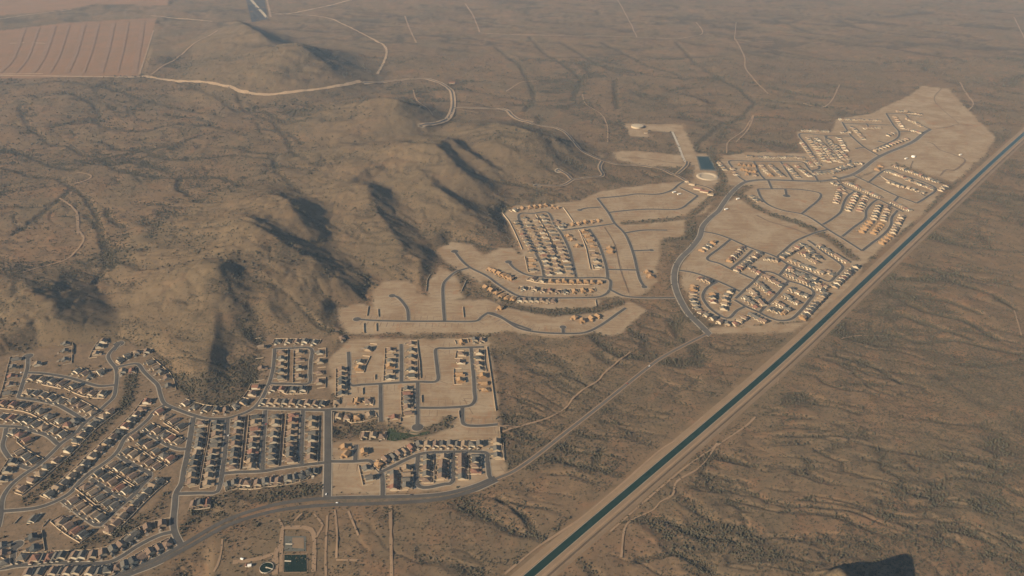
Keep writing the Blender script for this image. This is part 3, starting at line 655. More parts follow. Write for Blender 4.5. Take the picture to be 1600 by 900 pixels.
# rows of houses: (where the row is, which end it is counted from, traced line, number, stage)   stage: . finished, o bare timber shell
ROWS = [
 ("west of the far-left cul-de-sac", "top", "A:118,280 102,340 90,400 78,457 58,518", 5, ''),
 ("inside the bend by the far-left cul-de-sac", "top", "A:262,318", 1, ''),
 ("on the short gravel drive behind the estate", "top", "A:462,172 458,228 455,285", 3, ''),
 ("below the loop at the hill foot", "top", "A:732,155 705,192 685,240", 3, ''),
 ("above the street at the hill foot", "left", "A:845,285 897,260 962,238 1035,230", 4, ''),
 ("under the light hill, outside the curving street", "top", "A:1050,305 1092,342 1132,375 1170,412 1182,475", 5, ''),
 ("north of the wavy street left of the loop", "left", "A:545,368 592,382 640,402 712,372", 4, ''),
 ("inside the bend above the green wash", "left", "A:865,370 930,358", 2, ''),
 ("upper side of the upper left block", "left", "A:222,418 300,424 372,436 435,450", 4, ''),
 ("lower side of the upper left block", "left", "A:190,517 248,522 308,540 365,558 418,577", 5, ''),
 ("upper side of the block west of the wash road", "left", "A:527,470 590,500 652,522 720,522", 4, ''),
 ("lower side of the block west of the wash road", "left", "A:505,580 555,605 605,633 648,660", 4, ''),
 ("upper side of the second left block", "left", "A:30,592 100,600 168,608 230,620 292,645 350,680", 6, ''),
 ("upper side of the small wedge block", "left", "A:428,712 482,742 532,722", 3, ''),
 ("lower side of the second left block", "left", "A:18,690 80,696 138,705 192,720 245,742 302,768", 6, ''),
 ("lower side of the small wedge block", "left", "A:380,790 436,815", 2, ''),
 ("left bank of the wash, upper stretch", "top", "A:775,650 728,685 690,712 650,742 610,778 572,818 535,852", 7, ''),
 ("left bank of the wash, lower stretch", "top", "B:480,20 395,95 330,140 280,190 225,232 150,290", 6, ''),
 ("right bank of the wash, upper stretch", "top", "A:1040,580 1005,630 968,672 930,712 888,752 848,792 802,832 758,872", 8, ''),
 ("right bank of the wash, lower stretch", "top", "B:702,20 655,62 608,118 560,162 510,205 460,255 410,290 352,332", 8, ''),
 ("upper side of the first slanted block", "left", "A:1120,655 1170,685 1222,712 1278,748", 4, ''),
 ("lower side of the first slanted block", "left", "A:1048,765 1098,790 1150,818 1200,845 1245,862", 5, ''),
 ("upper side of the second slanted block", "left", "A:945,830 1000,862 1050,885 B:1105,30 1160,58 1205,82", 6, ''),
 ("lower side of the second slanted block", "left", "B:882,32 932,55 985,82 1040,110 1095,138", 5, ''),
 ("upper side of the third slanted block", "left", "B:790,118 840,142 890,170 938,198 985,228", 5, ''),
 ("lower side of the third slanted block", "left", "B:690,190 738,220 788,252 838,288 885,312", 5, ''),
 ("upper side of the lowest slanted block", "left", "B:610,272 660,310 708,350 758,388 800,412", 5, ''),
 ("lower side of the lowest slanted block", "left", "B:510,380 558,418 608,450 658,480 702,502", 5, ''),
 ("below the lowest slanted street", "left", "B:440,505 490,550 540,582 592,612", 4, ''),
 ("southeast edge of the slanted blocks, backing onto scrub", "top", "B:1122,238 1075,272 1032,312 990,352 948,392 902,440 858,488 812,530 762,575", 9, ''),
 ("in the far left corner below the wash road", "left", "B:130,40 182,72 232,98", 3, ''),
 ("in the wedge between the left edge streets", "left", "A:92,800 148,812 196,850", 3, ''),
 ("left of the long road at the left edge", "top", "B:100,105 60,165 25,225", 3, ''),
 ("standing apart in the scrub below the junction", "left", "B:240,500 440,520", 2, ''),
 ("upper side of the lowest street", "left", "B:160,785 250,788 302,782 345,775 392,772 440,770 525,770 580,768 655,765 728,750 800,722 858,690 910,652 955,615 1042,568 1145,545", 16, ''),
 ("lower side of the lowest street", "left", "B:205,882 285,874 380,872 432,870 482,870 548,868 640,872 700,872 762,858 822,850 882,832 942,808 1000,775 1060,742 1120,712 1182,682", 16, ''),
 ("by the stub street in the lower left corner", "top", "B:230,640 240,712", 2, ''),
 ("at the left picture edge above the lowest street", "top", "B:28,690 30,745 22,812", 3, ''),
 ("between the round hill and its curving street", "left", "C:222,550 288,575 368,590 448,596 512,594 582,565 640,540 698,480 722,432", 9, ''),
 ("below the dark hollow, left of the upper block", "top", "C:762,150 768,298", 2, ''),
 ("topmost short row under the brown slope", "left", "C:875,112 945,112 1010,112 1066,114 1132,118", 5, ''),
 ("left column of the upper square block", "top", "C:898,190 896,235 894,280 892,325 890,368", 5, ''),
 ("right column of the upper square block", "top", "C:1030,190 1030,240 1028,300 1028,362", 4, ''),
 ("column east of the upper square block", "top", "C:1165,190 1165,255 1162,330 1160,400", 4, ''),
 ("upper row of the long narrow block", "left", "C:836,448 905,448 985,450 1052,446", 4, ''),
 ("lower row of the long narrow block", "left", "C:770,540 822,542 872,542 925,545 978,545 1030,548 1085,548 1138,550 1190,552", 9, ''),
 ("left column of the first long block", "top", "C:332,690 326,735 322,775 316,815 310,850 D:300,88 290,128 280,168 272,208 266,250 262,298", 11, ''),
 ("right column of the first long block", "top", "C:455,685 450,725 446,765 440,805 434,845 D:424,80 416,122 410,165 402,205 396,250 388,300", 11, ''),
 ("left column of the second long block", "top", "C:590,665 586,708 580,752 576,795 570,838 D:566,70 562,110 556,150 552,186", 9, ''),
 ("right column of the second long block", "top", "C:722,640 720,682 716,725 712,765 708,808 D:704,40 700,78 694,115 690,150 686,184", 10, ''),
 ("left column of the third long block", "top", "C:852,645 850,688 846,730 842,772 838,815 D:836,45 832,82 828,118 824,158", 9, ''),
 ("right column of the third long block", "top", "C:985,630 982,672 978,715 974,757 970,800 D:970,30 966,68 964,105 960,140", 9, ''),
 ("single column beside the straight main street", "top", "C:1112,660 1110,705 1108,755 1106,800 1104,850 D:1100,80 1098,125", 7, ''),
 ("isolated bottom row above the scrub strip", "left", "D:522,312 572,296 620,292 666,298 735,296 786,286 830,274 880,276 945,266 992,256 1046,242 1092,220 1136,218", 13, ''),
 ("by the scrub triangle at the collector", "left", "D:284,440 334,436 380,430", 3, ''),
 ("column of dark roofs beyond the main street", "top", "C:1330,310 1330,343 1330,376 1330,410 1330,443 1330,475", 6, ''),
 ("corner lot by the main street crossing", "top", "C:1288,540", 1, ''),
 ("left side of the short dead-end street", "top", "E:502,215 502,255 500,292 496,332 496,372 494,410", 6, '...o..'),
 ("right side of the short dead-end street", "top", "E:640,172 642,222 640,268 638,312 640,358 640,400", 6, ''),
 ("lone column of white gables facing graded lots", "top", "E:620,488 618,520 620,552 618,584 622,618 626,660", 6, ''),
 ("on bare ground left of the dead-end street", "top", "E:335,210 282,298 268,345", 3, '..o'),
 ("alone at the upper edge of the graded land", "left", "E:158,132", 1, ''),
 ("at the upper right corner of the graded land", "left", "E:1000,160 1090,148 1140,148", 3, 'o..'),
 ("right side of the eastern edge street, upper part", "top", "E:1112,235 1110,275 1112,318 1120,350", 4, ''),
 ("left side of the eastern edge street", "top", "E:1000,245 990,300 985,385 990,430", 4, '..oo'),
 ("right side of the eastern edge street, lower part", "top", "E:1140,400 1148,450 1155,495", 3, 'ooo'),
 ("in the bare lot above the green park", "left", "E:520,690", 1, ''),
 ("along the street left of the white gables", "left", "E:265,575 340,572", 2, 'o.'),
 ("below the cross street near the park", "left", "E:132,690 195,690 262,692 348,668", 4, '..o.'),
 ("beside the left end of the green park", "left", "E:312,820 374,822 440,820", 3, ''),
 ("at the small timber-shell court", "top", "F:180,312 182,368 310,345", 3, 'ooo'),
 ("upper side of the street bending below the park", "left", "F:412,432 466,404 520,382 558,362 600,345 645,320 700,300 756,300 815,296 866,300 916,296 966,300 1016,296 1070,300 1124,298", 15, 'o..............'),
 ("right end of the park street by the desert", "top", "F:1235,278 1236,325 1240,372", 3, ''),
 ("left column of the first court above the avenue", "top", "F:512,500 514,535 514,570 512,602", 4, ''),
 ("right column of the first court above the avenue", "top", "F:614,465 616,505 614,548 612,590", 4, ''),
 ("left column of the second court above the avenue", "top", "F:745,395 745,432 744,468 742,505 742,545", 5, ''),
 ("right column of the second court above the avenue", "top", "F:868,388 868,422 866,455 864,490 862,524", 5, ''),
 ("left column of the third court above the avenue", "top", "F:990,380 990,416 990,452 990,488 990,524", 5, ''),
 ("right column of the third court above the avenue", "top", "F:1100,380 1100,414 1098,448 1096,484", 4, ''),
 ("on the small park court", "top", "F:335,462 352,532", 2, ''),
 # middle estate, houses partly in timber
 ("top row of the middle estate", "left", "H:205,132 258,116 308,114 345,110 385,106 418,100 470,108 500,114", 8, '.ooooooo'),
 ("along the lane in the middle estate", "left", "H:545,238 610,232 652,226 700,216 748,212 792,206", 6, '.ooooo'),
 ("right of the middle street", "top", "H:575,312 600,340 640,385", 3, 'ooo'), ("left of the third middle street", "top", "H:690,282 712,315 732,348 752,385 765,440 775,490 785,528", 7, 'oooo...'),
 ("by the lower middle street", "left", "H:330,612 392,628 455,630 505,630 548,630 600,634 650,634 700,634 745,636 800,640", 10, '..oooooooo'),
 ("above the long lower street", "left", "H:262,685 340,690 398,700 448,702 500,706 558,706 622,702 682,700 740,696", 9, '......ooo'),
 ("beside the left diagonal street, upper", "left", "H:25,548 55,562 88,578 118,592 148,604 175,612", 6, 'oooooo'),
 ("beside the left diagonal street, lower", "left", "H:0,668 38,690 75,710 112,730 150,745 190,755", 6, 'oooooo'), ("at the stub in the middle estate", "top", "H:322,482 322,520 330,552", 3, 'oo.'),
 ("at the bare loop right", "top", "H:1130,570 1150,600", 2, 'oo'), ("near the loop road", "left", "N:550,150 600,170 660,155 700,140", 4, 'oooo'), ("on the cleared bend", "left", "N:85,90", 1, 'o'), ("by the long spine", "top", "H:865,400 865,425", 2, 'oo'),
]
FAR = [  # farther houses: (line, number, stage)
 ("H:215,215 258,300 295,370 325,425", 10, ''), ("H:270,190 340,320 400,450 440,580", 15, ''), ("H:398,175 460,280 540,430 590,585", 15, ''), ("H:490,210 520,255", 3, ''), ("H:455,400 480,480 510,570", 6, ''), ("H:350,200 420,330 460,420", 8, ''), ("H:235,765 470,770", 7, ''),
 ("J:540,262 450,352", 7, '......o'), ("J:660,300 500,420", 10, ''), ("J:335,225 255,278", 4, 'o..o'), ("J:700,335 780,352", 4, ''), ("J:600,402 660,440", 3, ''), ("J:820,322 965,238", 8, ''), ("J:880,352 1100,440", 9, ''), ("J:870,412 1130,540", 13, ''), ("J:850,445 1110,562", 12, ''),
 ("J:1000,262 1085,340", 5, ''), ("J:960,300 1060,365", 5, ''), ("J:1085,250 1265,362", 9, ''), ("J:1335,395 1185,530", 9, ''), ("J:1120,585 960,755", 10, '.........o'), ("J:700,462 820,525", 6, ''), ("J:650,512 740,585", 6, ''), ("J:600,560 690,660", 6, ''), ("J:560,615 640,680", 4, ''),
 ("J:880,555 990,600", 5, ''), ("J:840,600 930,650", 5, ''), ("J:780,650 870,700", 5, ''), ("J:735,690 830,720", 4, '...o'), ("J:600,728 700,780", 5, ''), ("J:200,530 190,610 220,690 300,740 400,792 480,800 550,755", 15, 'oo.............'), ("J:455,570 420,610 420,640 408,690", 5, ''), ("J:330,590 330,640", 3, 'o..'), ("J:240,475 312,502", 4, ''), ("J:1130,420 1180,450", 3, ''), ("J:940,440 1050,480", 5, ''),
 ("K:310,116 700,122", 21, ''), ("K:108,160 145,205", 4, ''), ("K:200,200 225,240", 3, ''), ("K:250,170 350,180", 4, 'oooo'), ("K:270,205 355,220", 4, 'oooo'), ("K:300,240 355,245", 2, 'o.'), ("K:400,178 465,248", 6, '.....o'), ("K:470,178 552,252", 7, ''), ("K:575,175 660,258", 7, ''), ("K:655,180 742,250", 7, ''), ("K:780,236 900,225 1040,182", 14, ''),
 ("K:690,20 805,172", 12, ''), ("K:775,5 875,150", 11, ''), ("K:830,25 960,152", 11, ''), ("K:920,35 1005,130", 7, ''), ("K:725,150 770,180", 3, ''), ("K:925,435 955,350", 7, ''), ("K:970,345 985,370", 2, ''), ("K:905,300 935,310", 2, ''), ("K:995,295 1235,402", 16, ''), ("K:1010,490 1075,372", 8, ''), ("K:1090,492 1135,395", 7, ''), ("K:1190,550 1225,462", 6, ''), ("K:1105,642 1165,575", 5, 'ooooo'),
 ("K:1260,560 1292,470", 7, ''), ("K:1190,652 1245,588", 5, 'ooooo'), ("K:1325,650 1390,530", 8, ''), ("K:1245,722 1310,668", 4, 'oooo'), ("K:1330,438 1440,492", 8, ''), ("K:345,395 385,430", 3, ''), ("K:1240,180 1215,205", 2, 'oo'),
 ("L:150,382 330,388", 11, ''), ("L:192,432 305,592", 11, ''), ("L:255,436 375,592", 11, ''), ("L:330,442 435,582", 11, ''), ("L:405,432 455,520", 6, ''), ("L:415,302 700,312", 16, ''), ("L:500,358 580,440", 8, ''), ("L:430,392 480,395", 3, ''), ("L:590,365 690,362", 6, ''), ("L:755,415 790,400", 3, ''), ("L:660,522 885,438", 11, ''), ("L:800,285 855,365", 6, ''), ("L:900,258 985,268", 5, ''), ("L:890,300 990,350", 6, ''), ("L:895,372 985,398", 6, ''), ("L:820,245 880,245", 4, ''),
 ("L:800,632 1105,745", 16, ''), ("L:745,668 900,720", 8, ''), ("L:890,725 1070,792", 10, ''), ("L:760,745 860,775", 4, ''), ("L:900,785 1000,820", 4, ''), ("L:1120,800 1160,770", 4, ''), ("L:380,715 400,750", 2, ''), ("L:530,610 560,615", 2, ''), ("L:480,620 400,650", 4, ''),
]
RP = np.vstack([r[0] for r in ROADS]); RT = np.vstack([np.gradient(r[0], axis=0) for r in ROADS]); RW = np.concatenate([np.full(len(r[0]), r[1]) for r in ROADS])
def spaced(s, n):
    p = tpts(s)
    if n == len(p): return p
    if n == 1: return p[:1]
    L = np.concatenate([[0], np.cumsum(np.sqrt((np.diff(p, axis=0)**2).sum(1)))]); q = np.linspace(0, L[-1], n)
    return np.stack([np.interp(q, L, p[:, 0]), np.interp(q, L, p[:, 1])], 1)
def face_road(c, along=None):
    """angle that turns a house front (-y) towards its nearest street"""
    d = ((RP-c)**2).sum(1); i = int(np.argmin(d)); v = RP[i]-c
    if along is not None:                      # square to the row, on the street's side
        nrm = np.array([-along[1], along[0]]); v = nrm if nrm@v > 0 else -nrm
    return math.atan2(v[0], -v[1])*1.0, i, math.sqrt(d[i])
todo = []
for ri, (desc, end, s, n, st) in enumerate(ROWS):
    P_ = spaced(s, n)
    for i, c in enumerate(P_):
        al = None
        if n > 1:
            al = P_[min(i+1, n-1)]-P_[max(i-1, 0)]; L_ = np.linalg.norm(al); al = al/L_
            sp_ = L_/(min(i+1, n-1)-max(i-1, 0))
        else: sp_ = 16
        todo.append(dict(row=ri, i=i, n=n, c=c, al=al, sp=sp_, desc=desc, end=end, st=(st[i] if i < len(st) else '.')))
for s, n, st in FAR:
    P_ = spaced(s, n)
    for i, c in enumerate(P_):
        al = P_[min(i+1, n-1)]-P_[max(i-1, 0)]; L_ = np.linalg.norm(al); al = al/L_
        todo.append(dict(row=None, i=i, n=n, c=c, al=al, sp=L_/(min(i+1, n-1)-max(i-1, 0)), desc='', end='', st=(st[i] if i < len(st) else '.')))
dist = [math.hypot(t['c'][0], t['c'][1]) for t in todo]
shells = [t for t in todo if t['st'] == 'o']
done = sorted([t for t in todo if t['st'] != 'o' and t['row'] is not None], key=lambda t: t['c'][1])
for t in done[:300]: t['own'] = True
for t in shells:
    if t['row'] is not None: t['own'] = True
_cache = {}
def shape(kind, w, axis):
    k = (kind, w, axis)
    if k not in _cache: _cache[k] = house_shape(kind, w, axis)
    return _cache[k]
_me = {}
def part_mesh(nm, key, VF, m):
    k = (nm, key, m.name)
    if k not in _me: _me[k] = pyd(nm, VF[0], VF[1], m)
    return _me[k]
farV, farF, farM = [], [], []
FAR_MATS = [WALLS['cream'], WALLS['white'], WALLS['tan'], ROOFS['grey'], ROOFS['brown'], ROOFS['tan'], ROOFS['red'], ROOFS['dark grey'], M_STUD, M_SHEATH, M_DOOR]
used_labels = {}
house_pos = []
for t in todo:
    rr = random.Random(int(t['c'][0]*7)+int(t['c'][1])*131)
    ang, ri_, dr = face_road(t['c'], t['al'])
    w = min(14.6, max(9.0, t['sp']*0.9)); w = min((9.4, 10.6, 11.8, 12.8, 13.8, 14.6), key=lambda q: abs(q-w))
    kind = rr.choices(['one', 'two', 'onehip', 'twohip'], [0.36, 0.46, 0.10, 0.08])[0]
    # the ridge runs whichever way is nearer to the view line
    axis = 'y' if abs(math.cos(ang)) > 0.72 or rr.random() < 0.12 else 'x'
    c = t['c'].copy()
    z = float(ground_z(c[0], c[1])[0])+0.05
    t['ang'] = ang; t['z'] = z; t['w'] = w
    house_pos.append(c)
    rc = rr.choices(['grey', 'brown', 'tan', 'red', 'dark grey'], [0.36, 0.27, 0.17, 0.06, 0.14])[0]
    wc = rr.choices(['cream', 'white', 'tan'], [0.5, 0.3, 0.2] if t['row'] is not None else [0.45, 0.15, 0.4])[0]
    (W_, R_, D_) = shape(kind, w, axis)
    shell = t['st'] == 'o'
    wm, rm = (M_STUD, M_SHEATH) if shell else (WALLS[wc], ROOFS[rc])
    if t.get('own'):
        nm = 'timber_frame_house' if shell else 'house'
        e = link(nm, None, None, (c[0], c[1], z), ang); e.empty_display_size = 3
        link('wall', part_mesh('wall', (kind, w, axis), W_, wm), e); link('roof', part_mesh('roof', (kind, w, axis), R_, rm), e)
        if not shell: link('garage_door', part_mesh('garage_door', (kind, w, axis), D_, M_DOOR), e)
        look = 'orange timber house shell' if shell else ('two-storey ' if kind.startswith('two') else '')+rc+'-roofed house'
        if t['n'] == 1: lab = f"{look} {t['desc']}"
        else:
            pos = ORD[t['i']]+' from the '+t['end']
            if t['i'] == t['n']-1: pos = {'left': 'rightmost', 'top': 'bottommost'}[t['end']]
            lab = f"{look}, {pos}, {t['desc']}"
        if len(lab.split()) > 16: lab = lab.replace('two-storey ', '').replace(' from the ', ' from ')
        tag(e, lab, 'house shell' if shell else 'house', 'unfinished timber houses' if shell else 'estate houses')
    else:
        ca_, sa_ = math.cos(ang), math.sin(ang)
        for VF, m_ in ((W_, wm), (R_, rm)):
            b0 = len(farV)
            for (x, y, zz) in VF[0]: farV.append((c[0]+x*ca_-y*sa_, c[1]+x*sa_+y*ca_, z+zz))
            mi = FAR_MATS.index(m_)
            for f in VF[1]: farF.append(tuple(b0+q for q in dict.fromkeys(f))); farM.append(mi)
me = bpy.data.meshes.new('distant_houses'); me.from_pydata(farV, [], farF)
for m_ in FAR_MATS: me.materials.append(m_)
me.polygons.foreach_set('material_index', np.array(farM, np.int32)); me.update()
tag(set_kind(link('distant_houses', me), 'stuff'), 'crowded stucco houses of the farther estates beside the canal', 'houses')
house_pos = np.array(house_pos)

# driveways and yard walls
M_WALL = stucco('block_wall_stucco', (0.47, 0.37, 0.26))
dV, dF = [], []
def quad_box(V, F, p, q, th, z0, z1):
    """upright wall piece between ground points p and q"""
    d = q-p; L_ = np.linalg.norm(d)+1e-9; n_ = np.array([-d[1], d[0]])/L_*th/2; b_ = len(V)
    for zz in (z0, z1): V += [(*(p-n_), zz), (*(q-n_), zz), (*(q+n_), zz), (*(p+n_), zz)]
    F += [(b_+4, b_+5, b_+6, b_+7)] + [(b_+i, b_+(i+1) % 4, b_+4+(i+1) % 4, b_+4+i) for i in range(4)]
rowmap = {}
for t in todo:
    ca_, sa_ = math.cos(t['ang']), math.sin(t['ang'])
    t['back'] = np.array([-sa_, ca_]); t['ax'] = np.array([ca_, sa_])
    g0 = t['c']+t['ax']*(-t['w']/2+3.1)-t['back']*12.1; b_ = len(dV)
    if t['row'] is not None or t['c'][1] < 2600:
        for a_, d_ in ((-2.6, 0), (2.6, 0), (2.6, -6.5), (-2.6, -6.5)):
            p_ = g0+t['ax']*a_+t['back']*d_; dV.append((*p_, t['z']+0.12+(b_ % 64)*0.001))
        dF.append((b_, b_+1, b_+2, b_+3))
    if t['row'] is not None: rowmap.setdefault(t['row'], []).append(t)
set_kind(link('driveway', mesh_np('driveway', dV, dF, M_PAVE)), 'structure')
for ri, ts in rowmap.items():
    if len(ts) < 2: continue
    if all(t['st'] == 'o' for t in ts): continue
    V, F = [], []
    D_BACK = 17.0; ends = []
    for k, t in enumerate(ts):
        nb = ts[k+1] if k+1 < len(ts) else None
        pb = ts[k-1] if k else None
        al = t['al']
        if pb is None: ends.append((t['c']-al*t['sp']/2, t['back'], t['z']))
        if nb is not None: ends.append(((t['c']+nb['c'])/2, (t['back']+nb['back'])/2, t['z'])) 
        else: ends.append((t['c']+al*t['sp']/2, t['back'], t['z']))
    bk = [(e[0]+e[1]*D_BACK, e[2]) for e in ends]
    zt = lambda z_: z_+2.0
    for k in range(len(bk)-1):
        if np.linalg.norm(bk[k][0]-bk[k+1][0]) < 45: quad_box(V, F, bk[k][0], bk[k+1][0], 0.7, bk[k][1]-0.6, zt(bk[k][1]))
    for (p_, n_, z_), (q_, _) in zip(ends, bk): quad_box(V, F, p_-n_*3.0, q_-n_*0.2, 0.55, z_-0.6, zt(z_)-0.04)
    o = link('block_wall', pyd('block_wall', V, F, M_WALL))
    tag(o, f"pale block wall round the back yards, {ts[0]['desc']}", 'wall', 'yard walls of the estates')
# ------------------------------------------------------------------ park, ponds, water works
def sheet(name, s, z, mat, kind='structure', pts=None):
    p = tpts(s) if pts is None else pts
    me = bpy.data.meshes.new(name); me.from_pydata([(a, b_, float(ground_z(a, b_)[0])+z) for a, b_ in p], [], [tuple(range(len(p)))])
    me.materials.append(mat); me.update()
    if me.polygons[0].normal.z < 0: me.flip_normals()
    return set_kind(link(name, me), kind)
def rounded(s, k=6):
    p = tpts(s); p = np.vstack([p, p[:3]]); l = smooth_line(p, 4.0); n = len(l); return l
M_LAWN = soil_mat('watered_lawn', (0.030, 0.045, 0.022), (0.042, 0.055, 0.026), 0.08)
M_POND = mw.copy(); M_POND.name = 'pond_water'; M_POND.node_tree.nodes['Principled BSDF'].inputs['Base Color'].default_value = (0.010, 0.022, 0.017, 1)
sheet('lawn', "E:472,845 470,795 490,758 525,768 545,790 600,795 640,785 700,795 768,782 772,800 700,815 640,822 580,842 520,852", 0.35, M_LAWN)
M_LINER = soil_mat('pond_liner', (0.10, 0.10, 0.085), (0.13, 0.125, 0.105), 0.05)
sheet('pond_bank', "V:1085,500 1335,498 1342,700 1080,704", 0.4, M_BANK); sheet('pond', "V:1098,515 1325,512 1330,690 1092,694", 0.7, M_POND)
sheet('pond_bank', "V:1100,318 1320,318 1322,478 1098,476", 0.4, M_LINER); sheet('pond_floor', "V:1180,335 1300,335 1300,450 1180,440", 0.7, M_BANK)
track("V:1060,690 1075,260 1150,232 1330,232 1400,290 1410,450 1400,690", 9); track("V:1000,720 1010,480 1080,420", 12); track("V:560,590 800,560 1000,500", 10)
def block(name, p, q, w, z0, z1, mat, label=None, cat=None, group=None, parent=None):
    V, F = [], []; quad_box(V, F, np.asarray(p), np.asarray(q), w, z0, z1); o = link(name, pyd(name, V, F, mat), parent)
    if label: tag(o, label, cat, group)
    return o
for s, lab in (("V:1100,582 1168,586", "white walkway jutting into the green treatment pond"), ("V:1110,405 1180,408", "white walkway jutting into the drained upper treatment basin")):
    p = tpts(s); e = link('walkway', None, None, (*p[0], 0)); tag(e, lab, 'walkway')
    d = p[1]-p[0]; block('deck', np.zeros(2), d, 2.6, 1.9, 2.3, WALLS['white'], parent=e)
    for k in (0.3, 0.9): block('post', d*k-0.2, d*k+0.2, 0.5, 0.1, 1.89, M_CONC, parent=e)
def lathe(prof, n=32):
    V, F = [], []
    for i, (r, z) in enumerate(prof):
        for k in range(n): V.append((r*math.cos(2*math.pi*k/n), r*math.sin(2*math.pi*k/n), z))
    for i in range(len(prof)-1):
        for k in range(n): F.append((i*n+k, i*n+(k+1) % n, (i+1)*n+(k+1) % n, (i+1)*n+k))
    return V, F
c = tpts("V:912,652")[0]; r = 12.0
e = link('clarifier_tank', None, None, (*c, 0.1)); tag(e, 'round concrete clarifier tank with a pale bridge beside the green pond', 'tank')
link('tank_wall', pyd('tank_wall', *lathe([(r+.6, -.5), (r+.6, 2.6), (r, 2.6), (r, 1.2)]), M_CONC), e)
link('tank_water', pyd('tank_water', *lathe([(r-.02, 1.9), (0.05, 1.9)]), M_POND), e)
d = np.array([math.cos(-0.35), math.sin(-0.35)]); block('bridge', d*-1.5, d*(r+2.2), 1.6, 2.62, 3.1, WALLS['white'], parent=e); block('hub', d*-1.4, d*1.4, 2.6, 1.91, 2.61, M_CONC, parent=e)
def small_building(s, w, d, h, rz, wall, roof, label, name, cat, gab=True, group=None):
    c = tpts(s)[0]; e = link(name, None, None, (*c, float(ground_z(*c)[0])), rz); tag(e, label, cat, group)
    Vw, Fw, Vr, Fr = [], [], [], []; box(Vw, Fw, -w/2, w/2, -d/2, d/2, -0.8, h)
    if gab: gable(Vw, Fw, Vr, Fr, -w/2, w/2, -d/2, d/2, h, 0.4, 'x' if w > d else 'y')
    else: box(Vr, Fr, -w/2-.3, w/2+.3, -d/2-.3, d/2+.3, h+.01, h+.5, True)
    Vd, Fd = [], []; box(Vd, Fd, -1.2, 1.2, -d/2-.08, -d/2+.02, 0, min(2.3, h-.3))
    link('wall', pyd('wall', Vw, Fw, wall), e); link('roof', pyd('roof', Vr, Fr, roof), e); link('door', pyd('door', Vd, Fd, M_DOOR), e); return e
M_SHEET = stucco('white_sheet_metal', (0.78, 0.76, 0.70))
small_building("V:735,630", 6, 5, 3, 0.2, WALLS['white'], M_SHEET, 'small white pump house left of the round tank', 'pump_house', 'building')
small_building("V:657,560", 5, 3, 2.2, -0.4, WALLS['cream'], M_SHEET, 'tiny cream hut in scrub northwest of the round tank', 'hut', 'building')
small_building("V:700,628", 3.5, 5, 3, 0.1, WALLS['tan'], ROOFS['red'], 'tiny rust-red shed touching the white pump house', 'shed', 'building')
# storage reservoir and round basin above the middle estate
sheet('pond_bank', "I:1205,288 1298,288 1352,392 1232,388", 0.4, M_LINER); sheet('pond', "I:1216,296 1290,296 1338,384 1240,379", 0.75, M_POND)
c = tpts("I:1285,432")[0]
set_kind(link('basin_bank', pyd('basin_bank', *lathe([(46, 0.1), (40, 3.0), (33, 3.0), (26, 0.4), (0.1, 0.4)]), soil_mat('pale_basin_soil', (0.40, 0.32, 0.22), (0.34, 0.27, 0.19), 0.03)), None, (*c, 0.1)), 'structure')
c = tpts("I:790,84")[0]; zg = float(ground_z(*c)[0])
e = link('water_tank', None, None, (*c, zg)); tag(e, 'broad cream water tank on its levelled pad above the reservoir', 'tank')
link('tank_wall', pyd('tank_wall', *lathe([(29, -1), (29, 7.5)]), WALLS['cream']), e); link('roof', pyd('roof', *lathe([(29.6, 7.4), (29.6, 7.8), (12, 9.0), (0.1, 9.4)]), WALLS['cream']), e)
block('ladder', np.array([0, -29.6]), np.array([0.8, -29.6]), 0.3, 0, 7.3, M_SHEET, parent=e)
small_building("I:850,128", 16, 9, 4, 0.1, WALLS['cream'], ROOFS['tan'], 'cream pump building just below the broad water tank', 'pump_building', 'building')
# drainage channel down the graded strip
V, F = ribbon(smooth_line(tpts("I:1035,118 1080,215 1108,290 1128,330")), [-5, -2.5, 2.5, 5], [0.6, 0.25, 0.25, 0.6]); set_kind(link('drainage_channel', mesh_np('drainage_channel', V, F, M_CONC)), 'structure')
# estate centre with red roofs
for s, w, d, rz, rf, lab in (("I:1175,490", 24, 12, -.5, 'tan', 'long tan-roofed hall, leftmost of the estate centre'), ("I:1215,522", 30, 16, -.5, 'red', 'red-roofed hall, second from the left in the estate centre'),
                             ("I:1262,540", 32, 18, -.45, 'red', 'large red-roofed hall, third from the left in the estate centre'), ("I:1305,562", 22, 12, -.4, 'tan', 'tan-roofed hall, rightmost of the estate centre'),
                             ("I:1140,470", 16, 10, -.5, 'brown', 'small brown-roofed hall above the estate centre junction')):
    small_building(s, w, d, 5, rz, WALLS['cream'], ROOFS[rf], lab, 'community_hall', 'hall', True, 'halls of the estate centre')
small_building("O:1020,434", 34, 20, 5, 0.1, WALLS['tan'], ROOFS['red'], 'lone red-roofed house by the bend of the hill road', 'lone_house', 'building')
for s, lab in (("I:1050,545", 'white site trailer on graded land, left one of the pair'), ("I:1085,558", 'white site trailer on graded land, right one of the pair'), ("K:155,485", 'white site trailer beside the curving main road'),
               ("K:238,412", 'white site trailer by the wash corner below the main road'), ("L:880,578", 'long white trailer on the far graded field'), ("W:645,402", 'white trailer at the bend of the far ditch')):
    small_building(s, 15, 6, 3.6, 0.5, WALLS['white'], M_SHEET, lab, 'site_trailer', 'trailer', False, 'site trailers')
c = tpts("W:172,420")[0]
e = link('storage_tank', None, None, (*c, 0.1)); tag(e, 'small white round tank on the far graded field', 'tank')
link('tank_wall', pyd('tank_wall', *lathe([(8, -1), (8, 5)]), M_SHEET), e); link('roof', pyd('roof', *lathe([(8.2, 4.9), (8.2, 5.2), (0.1, 6.4)]), M_SHEET), e)
